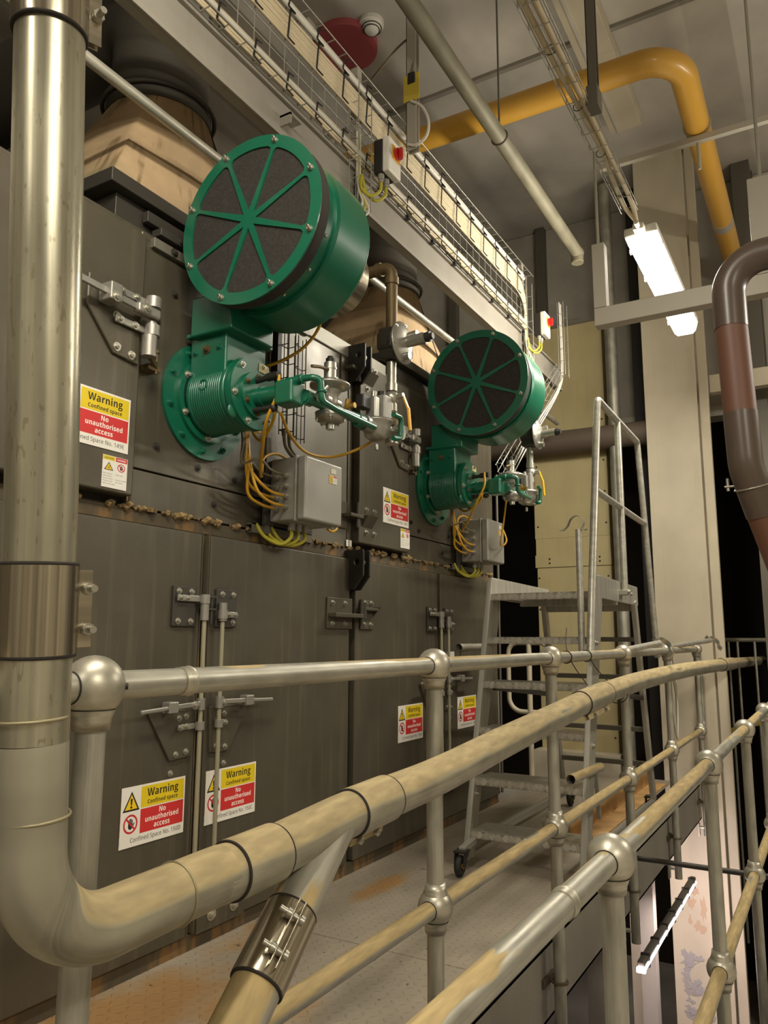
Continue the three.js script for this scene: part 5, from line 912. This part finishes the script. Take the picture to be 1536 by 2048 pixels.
{
  const t = thing('ceiling_trunking', 'wide pale trunking along the ceiling above the thin cable tray', 'trunking', [3, 5.4, 0.9]);
  part('trunk', bx(-2, 6.25, 5.46, 5.59, 0.77, 1.03, 0.004), M.cream, t); part('trunk_lid', bx(-2, 6.25, 5.45, 5.46, 0.83, 0.85), M.wallLight, t);
}
{
  const t = thing('thin_cable_tray', 'narrow wire tray leading to the glowing batten light', 'cable tray', [3, 3.42, 1.32]);
  part('wire_grid', wireTray([-0.5, 3.41, 1.295], [1, 0, 0], [0, 0, 1], [0, 1, 0], 4.5, 0.085, 0.03, 0.12, 3, 0.0022), M.wire, t);
  for (let k = 0; k < 5; k++) part('cable_tie', torus([2.3 + k * 0.38, 3.43, 1.33], [1, 0, 0], 0.022, 0.002, 16, 5), M.black, t);
}
for (const [z, r, e] of [[1.318, 0.012, 0], [1.356, 0.013, 1]]) single('lamp_cable', sweep(smooth([[-0.5, 3.412 + r, z], [1.2, 3.415 + r, z + 0.004], [2.6, 3.413 + r, z], [3.4, 3.418 + r, z + (e ? 0.004 : 0.02)], [3.95, 3.41, z + 0.01], [4.05, 3.375, 1.36]], 50), r, 8), M.cable, e ? 'cream cable in the narrow lamp tray, thicker one' : 'cream cable in the narrow lamp tray, thinner one', 'cable');
single('tray_hanger', [bx(3.06, 3.1, 3.46, 5.6, 1.375, 1.379), bx(3.06, 3.064, 3.46, 5.6, 1.375, 1.415), bx(3.096, 3.1, 3.46, 5.6, 1.375, 1.415), bx(3.04, 3.12, 3.4, 3.5, 1.37, 1.42, 0.004)], M.strutDark, 'dark channel hanger crossing in front of the yellow gas pipe', 'hanger');
{ // trapeze of box strut in front of the lamp
  const t = thing('strut_trapeze', 'square strut trapeze hanging in front of the glowing batten light', 'trapeze', [3.4, 2.5, 1.65]);
  part('cross_bar', bx(3.36, 3.42, 2.53, 2.615, 1.285, 2.05, 0.003), M.strut, t);
  part('hanger', bx(3.36, 3.42, 2.615, 2.93, 1.285, 1.342, 0.003), M.strut, t); part('hanger', bx(3.36, 3.42, 2.615, 3.05, 1.95, 2.05, 0.003), M.strut, t);
  part('hanger_rod', cyl([3.39, 2.93, 1.31], [3.39, 3.41, 1.31], 0.007, 8), M.zinc, t); part('hanger_rod', cyl([3.39, 3.05, 2.0], [3.39, 5.6, 2.0], 0.007, 8), M.zinc, t);
}
{
  const t = thing('brown_pipe', 'brown plastic pipe with elbow and metal clamp at the right edge', 'pipe', [2.95, 1.5, 1.9]), r = 0.056;
  part('upper_elbow', sweep(fillet([[2.94, 2.24, 1.885], [2.94, 2.5, 1.885], [2.94, 2.52, 5.98]], 0.17, 12), r + 0.002, 36), M.brownDark, t);
  part('pipe', sweep([[2.94, 1.9, 1.895], [2.94, 2.26, 1.885]], r, 36), M.brownPipe, t);
  part('lower_elbow', sweep(fillet([[2.94, 1.92, 1.895], [2.94, 1.72, 1.9], [3.0, 1.56, 1.94]], 0.16, 10), r + 0.002, 36), M.brownDark, t);
  part('pipe', sweep([[2.985, 1.6, 1.93], [3.12, 1.26, 2.02], [3.79, -0.42, 2.46]], r, 36), M.brownPipe, t);
  part('clamp', [torus([2.965, 1.655, 1.915], [0.25, -0.9, 0.15], r + 0.004, 0.003, 40, 6), bxr(0.02, 0.004, 0.035, [2.955, 1.66, 1.842], [0, 0, 0], 0.001), bxr(0.02, 0.004, 0.035, [2.965, 1.668, 1.99], [0, 0, 0], 0.001)], M.zinc, t);
  part('clamp_bolt', cyl([2.955, 1.645, 1.836], [2.955, 1.69, 1.836], 0.006, 8), M.zinc, t); part('clamp_bolt', cyl([2.965, 1.65, 1.996], [2.965, 1.7, 1.996], 0.006, 8), M.zinc, t);
}

scene.traverse((o) => { if (o.isMesh) { o.castShadow = true; o.receiveShadow = true; } });
renderer.render(scene, camera);
